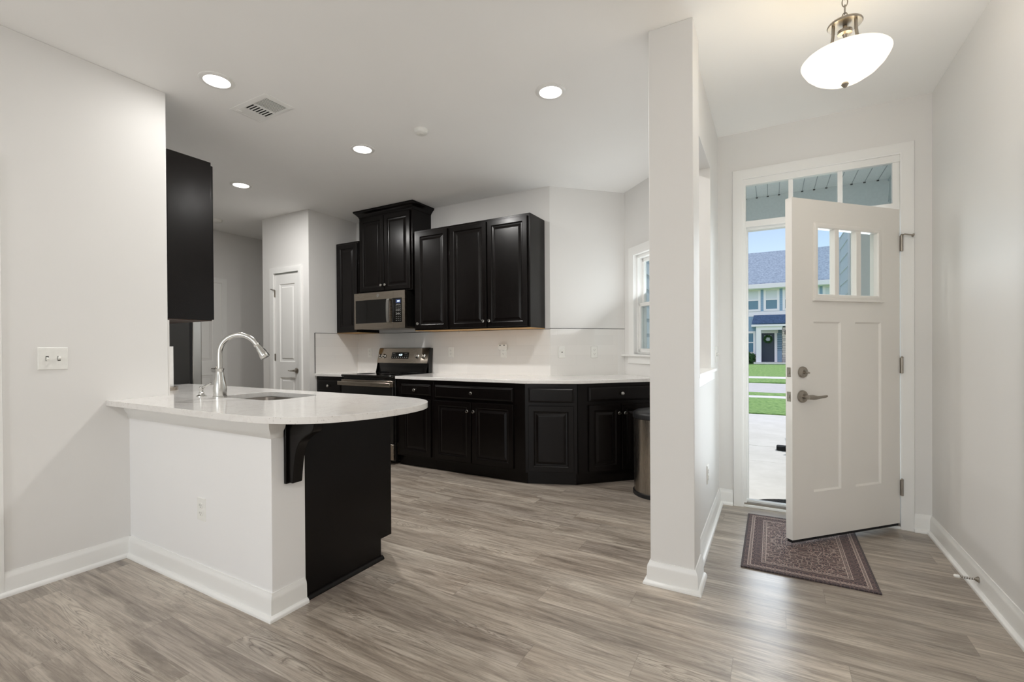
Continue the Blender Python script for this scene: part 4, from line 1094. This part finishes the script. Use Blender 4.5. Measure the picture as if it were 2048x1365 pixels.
# lapped exterior walls
def lap(name, xf, y0, y1, z0, z1, face, label, mat='siding', ex=.19):
    b = MB(); z = z0
    while z < z1:
        zt = min(z + ex, z1)
        b.extr([(xf, z), (xf + face * .018, z), (xf + face * .004, zt), (xf, zt)], lambda x, zz, t: (x, t, zz), y0, y1); z = zt
    o = struct(b.obj(name, M[mat], smooth=False), label)
    MB().box(min(xf - face * .06, xf), max(xf - face * .06, xf), y0, y1, z0, z1).obj('backing', M[mat], o, smooth=False)
    MB().box(min(xf, xf + face * .03), max(xf, xf + face * .03), y1 - .0, y1 + .10, z0, z1).obj('corner_board', M[mat], o, bevel=.002)
    return o
lap('wall_garage', -1.42, 5.05, 9.5, GZ, 3.2, 1, 'blue grey lap siding outside the kitchen window')
lap('wall_porch', .94, 4.04, 8.9, GZ, 2.9, -1, 'blue grey lap siding on the right of the porch')
dm = MB().lathe([(.40, 0), (.40, .010), (.385, .013), (0, .013)], 48).obj('door_mat', M['mat']); dm.location = (.20, 4.36, GZ + .001); dm.scale = (1, .86, 1)
tag(dm, 'dark round edged door mat on the porch slab', 'door mat')
st = thing('outdoor_stand', 'black stand with a flat foot on the walkway, mostly hidden behind the door', 'stand', (.26, 6.95, GZ))
MB().box(-.22, .25, -.06, .07, 0, .055).obj('foot', M['rubber'], st, bevel=.015)
MB().tube([(.06, 0, .05), (.06, 0, .75)], .02, 10).obj('pole', M['rubber'], st)
MB().box(-.105, .2, -.02, .02, .2, .225).obj('cross_bar', M['rubber'], st)

# ------------------------------------------------------------------ opposite house
HYF = 40.0
hs = thing('house', 'pale blue two storey house with white trim across the street', 'house', (0, HYF, GZ))
def hz(z): return 1.2 + (z - 1.2) * 40 / 33 - GZ
def hx(x): return x * 40 / 33
EZ = hz(4.79); TZ = hz(5.04)
b = MB(); b.box(-11, 12, .0, 9, 0, EZ + .1)
z = 0.0
while z < EZ:
    b.extr([(0, z), (-.03, z), (-.006, z + .17), (0, z + .17)], lambda y, zz, t: (t, y, zz), -11, 12); z += .17
b.obj('wall', M['siding2'], hs, smooth=False)
b = MB(); RZ = 1.2 + (7.02 - 1.2) * 44.6 / 33 - GZ
A = [b.v(p) for p in ((-11.4, -.5, TZ), (12.4, -.5, TZ), (12.4, 4.6, RZ), (-11.4, 4.6, RZ), (12.4, 9.7, TZ), (-11.4, 9.7, TZ))]
b.f([A[0], A[1], A[2], A[3]]); b.f([A[3], A[2], A[4], A[5]]); b.f([A[0], A[3], A[5]]); b.f([A[1], A[4], A[2]])
o = b.obj('roof', M['roof'], hs, smooth=False); sm = o.modifiers.new('thickness', 'SOLIDIFY'); sm.thickness = .08; sm.offset = 0
MB().box(-11.4, 12.4, -.62, -.45, TZ - .36, TZ - .02).obj('gutter', M['htrim'], hs, bevel=.02)
MB().box(-11.4, 12.4, -.5, .02, TZ - .40, TZ - .36).obj('soffit', M['soffit'], hs, smooth=False)
MB().box(-11, 12, -.04, .0, hz(3.05), hz(3.35)).obj('band_board', M['htrim'], hs, smooth=False)
MB().box(-11, 12, -.05, .0, EZ - .05, EZ + .2).obj('frieze_board', M['htrim'], hs, smooth=False)
def hwin(x0, x1, z0, z1, blind=True):
    f_ = MB(); wd = .16
    f_.box(x0, x1, -.07, .0, z0, z0 + wd); f_.box(x0, x1, -.07, 0, z1 - wd, z1); f_.box(x0, x0 + wd, -.07, 0, z0 + wd, z1 - wd); f_.box(x1 - wd, x1, -.07, 0, z0 + wd, z1 - wd)
    zm = (z0 + z1) / 2; f_.box(x0 + wd, x1 - wd, -.06, 0, zm - .04, zm + .04)
    f = f_.obj('window_frame', M['htrim'], hs, smooth=False)
    MB().box(x0 + wd, x1 - wd, -.03, -.005, z0 + wd, zm - .04).obj('pane', M['housewin'], f, smooth=False)
    MB().box(x0 + wd, x1 - wd, -.03, -.005, zm + .04, z1 - wd).obj('blind' if blind else 'pane', M['blind'] if blind else M['housewin'], f, smooth=False)
wz0, wz1 = hz(3.36), EZ - .02
for i in range(-6, 8):
    x0 = hx(-.485) + i * hx(1.022)
    if x0 > -10 and x0 < 10.5: hwin(x0, x0 + hx(.863), wz0, wz1)
hwin(hx(-1.62), hx(-.93), hz(.70), hz(2.13), False)
hwin(hx(-4.2), hx(-3.3), hz(.70), hz(2.13)); hwin(hx(2.4), hx(3.2), hz(.70), hz(2.13)); hwin(hx(3.6), hx(4.4), hz(.70), hz(2.13))
# entry: porch roof, posts, door, stone
px0, px1 = hx(-1.07), hx(1.35)
b = MB(); A = [b.v(p) for p in ((px0 - .05, -1.1, hz(2.53)), (px1, -1.1, hz(2.53)), (px1, -.02, hz(3.08)), (px0 + .06, -.02, hz(3.08)))]; b.f(A)
o = b.obj('porch_roof', M['porchroof'], hs, smooth=False); sm = o.modifiers.new('thickness', 'SOLIDIFY'); sm.thickness = .06
MB().box(px0 - .08, px1, -1.16, -.0, hz(2.38), hz(2.50)).obj('porch_fascia', M['htrim'], hs, smooth=False)
MB().box(hx(-.88), hx(.52), -1.05, -.85, hz(2.16), hz(2.38)).obj('porch_beam', M['htrim'], hs, smooth=False)
MB().box(hx(-.88), hx(-.62), -1.05, -.8, 0, hz(2.16)).obj('porch_post', M['htrim'], hs, smooth=False)
MB().box(hx(.50), hx(1.35), -1.05, 0, 0, hz(2.30)).obj('stone_pier', M['stone'], hs, smooth=False)
MB().box(hx(-1.9), hx(-.88), -.12, 0, 0, hz(.68)).obj('stone_base', M['stone'], hs, smooth=False)
b = MB(); b.box(hx(-.60) - .16, hx(-.60), -.1, 0, .14, hz(2.15)); b.box(hx(.10), hx(.10) + .18, -.1, 0, .14, hz(2.15)); b.box(hx(-.60) - .2, hx(.1) + .24, -.12, 0, hz(1.99), hz(2.17))
b.obj('door_surround', M['htrim'], hs, smooth=False)
hd_ = MB().box(hx(-.60), hx(.10), -.06, -.0, .16, hz(1.99)).obj('front_door', M['navy'], hs, smooth=False)
MB().box(hx(-.45), hx(-.06), -.07, -.06, hz(1.45), hz(1.85)).obj('door_glass', M['blind'], hd_, smooth=False)
MB().box(hx(.24), hx(.5), -.02, .0, hz(.9), hz(2.1)).obj('side_panel', M['housewin'], hs, smooth=False)
MB().box(hx(-1.0), hx(1.3), -1.7, 0, 0, .14).obj('front_step', M['concrete'], hs, smooth=False)
sc_ = MB().lathe([(.03, 0), (.09, .04), (.09, .3), (.03, .36)], 12, Matrix.Translation((hx(.70), -1.13, hz(1.85)))).obj('wall_lantern', M['blackplastic'], hs)
def leaves(name, center, rad, n, size, mat, hollow=False, flat_y=1.0):
    b = MB(); c = Vector(center)
    for i in range(n):
        if hollow:
            a_ = random.uniform(0, 2 * PI); rr = rad * random.uniform(.7, 1.15); p = c + Vector((rr * math.cos(a_), random.uniform(-.06, .02), rr * math.sin(a_)))
        else:
            v_ = Vector((random.gauss(0, 1), random.gauss(0, 1), random.gauss(0, 1))).normalized() * rad * random.uniform(.5, 1); v_.y *= flat_y; p = c + v_
        d1 = Vector((random.gauss(0, 1), random.gauss(0, 1), random.gauss(0, 1))).normalized(); d2 = d1.orthogonal().normalized()
        s = size * random.uniform(.6, 1.2)
        b.f([b.v(p - d1 * s), b.v(p + d2 * s * .4), b.v(p + d1 * s), b.v(p - d2 * s * .4)])
    return b
wr = leaves('wreath', (0, 0, 0), .25, 260, .09, None, True).obj('wreath', M['leaf'], smooth=False); wr.location = (hx(-.248), HYF - .14, hz(1.62) + GZ)
tag(wr, 'green wreath hanging on the navy door across the street', 'wreath')
bu = leaves('shrub', (0, 0, .45), .48, 700, .10, None).obj('shrub', M['leaf'], smooth=False); bu.location = (hx(-1.28), HYF - .75, GZ)
tag(bu, 'dark green shrub below the ground floor window of the house opposite', 'shrub')

# every remaining piece of the setting gets its words
LB = {'wall_hall_end': 'far end wall of the hallway', 'window_2': 'wide white framed living room window', 'baseboard_pantry': 'white baseboard left of the pantry door',
      'baseboard_pantry_right': 'white baseboard right of the pantry door', 'baseboard_hall': 'white baseboard in the hallway before its door', 'baseboard_hall_end': 'white baseboard in the hallway past its door',
      'ground': 'grassy ground beneath the street and lawns', 'sidewalk': 'pale sidewalk on the near side of the street', 'sidewalk_far': 'pale sidewalk in front of the house opposite',
      'window_3': 'three pane transom glass over the front door'}
for o in list(COL.objects):
    if o.parent is None and o.get('kind') == 'structure':
        if not o.get('label') and o.name in LB: o['label'] = LB[o.name]
        o['category'] = o.name.split('_')[0].split('.')[0]
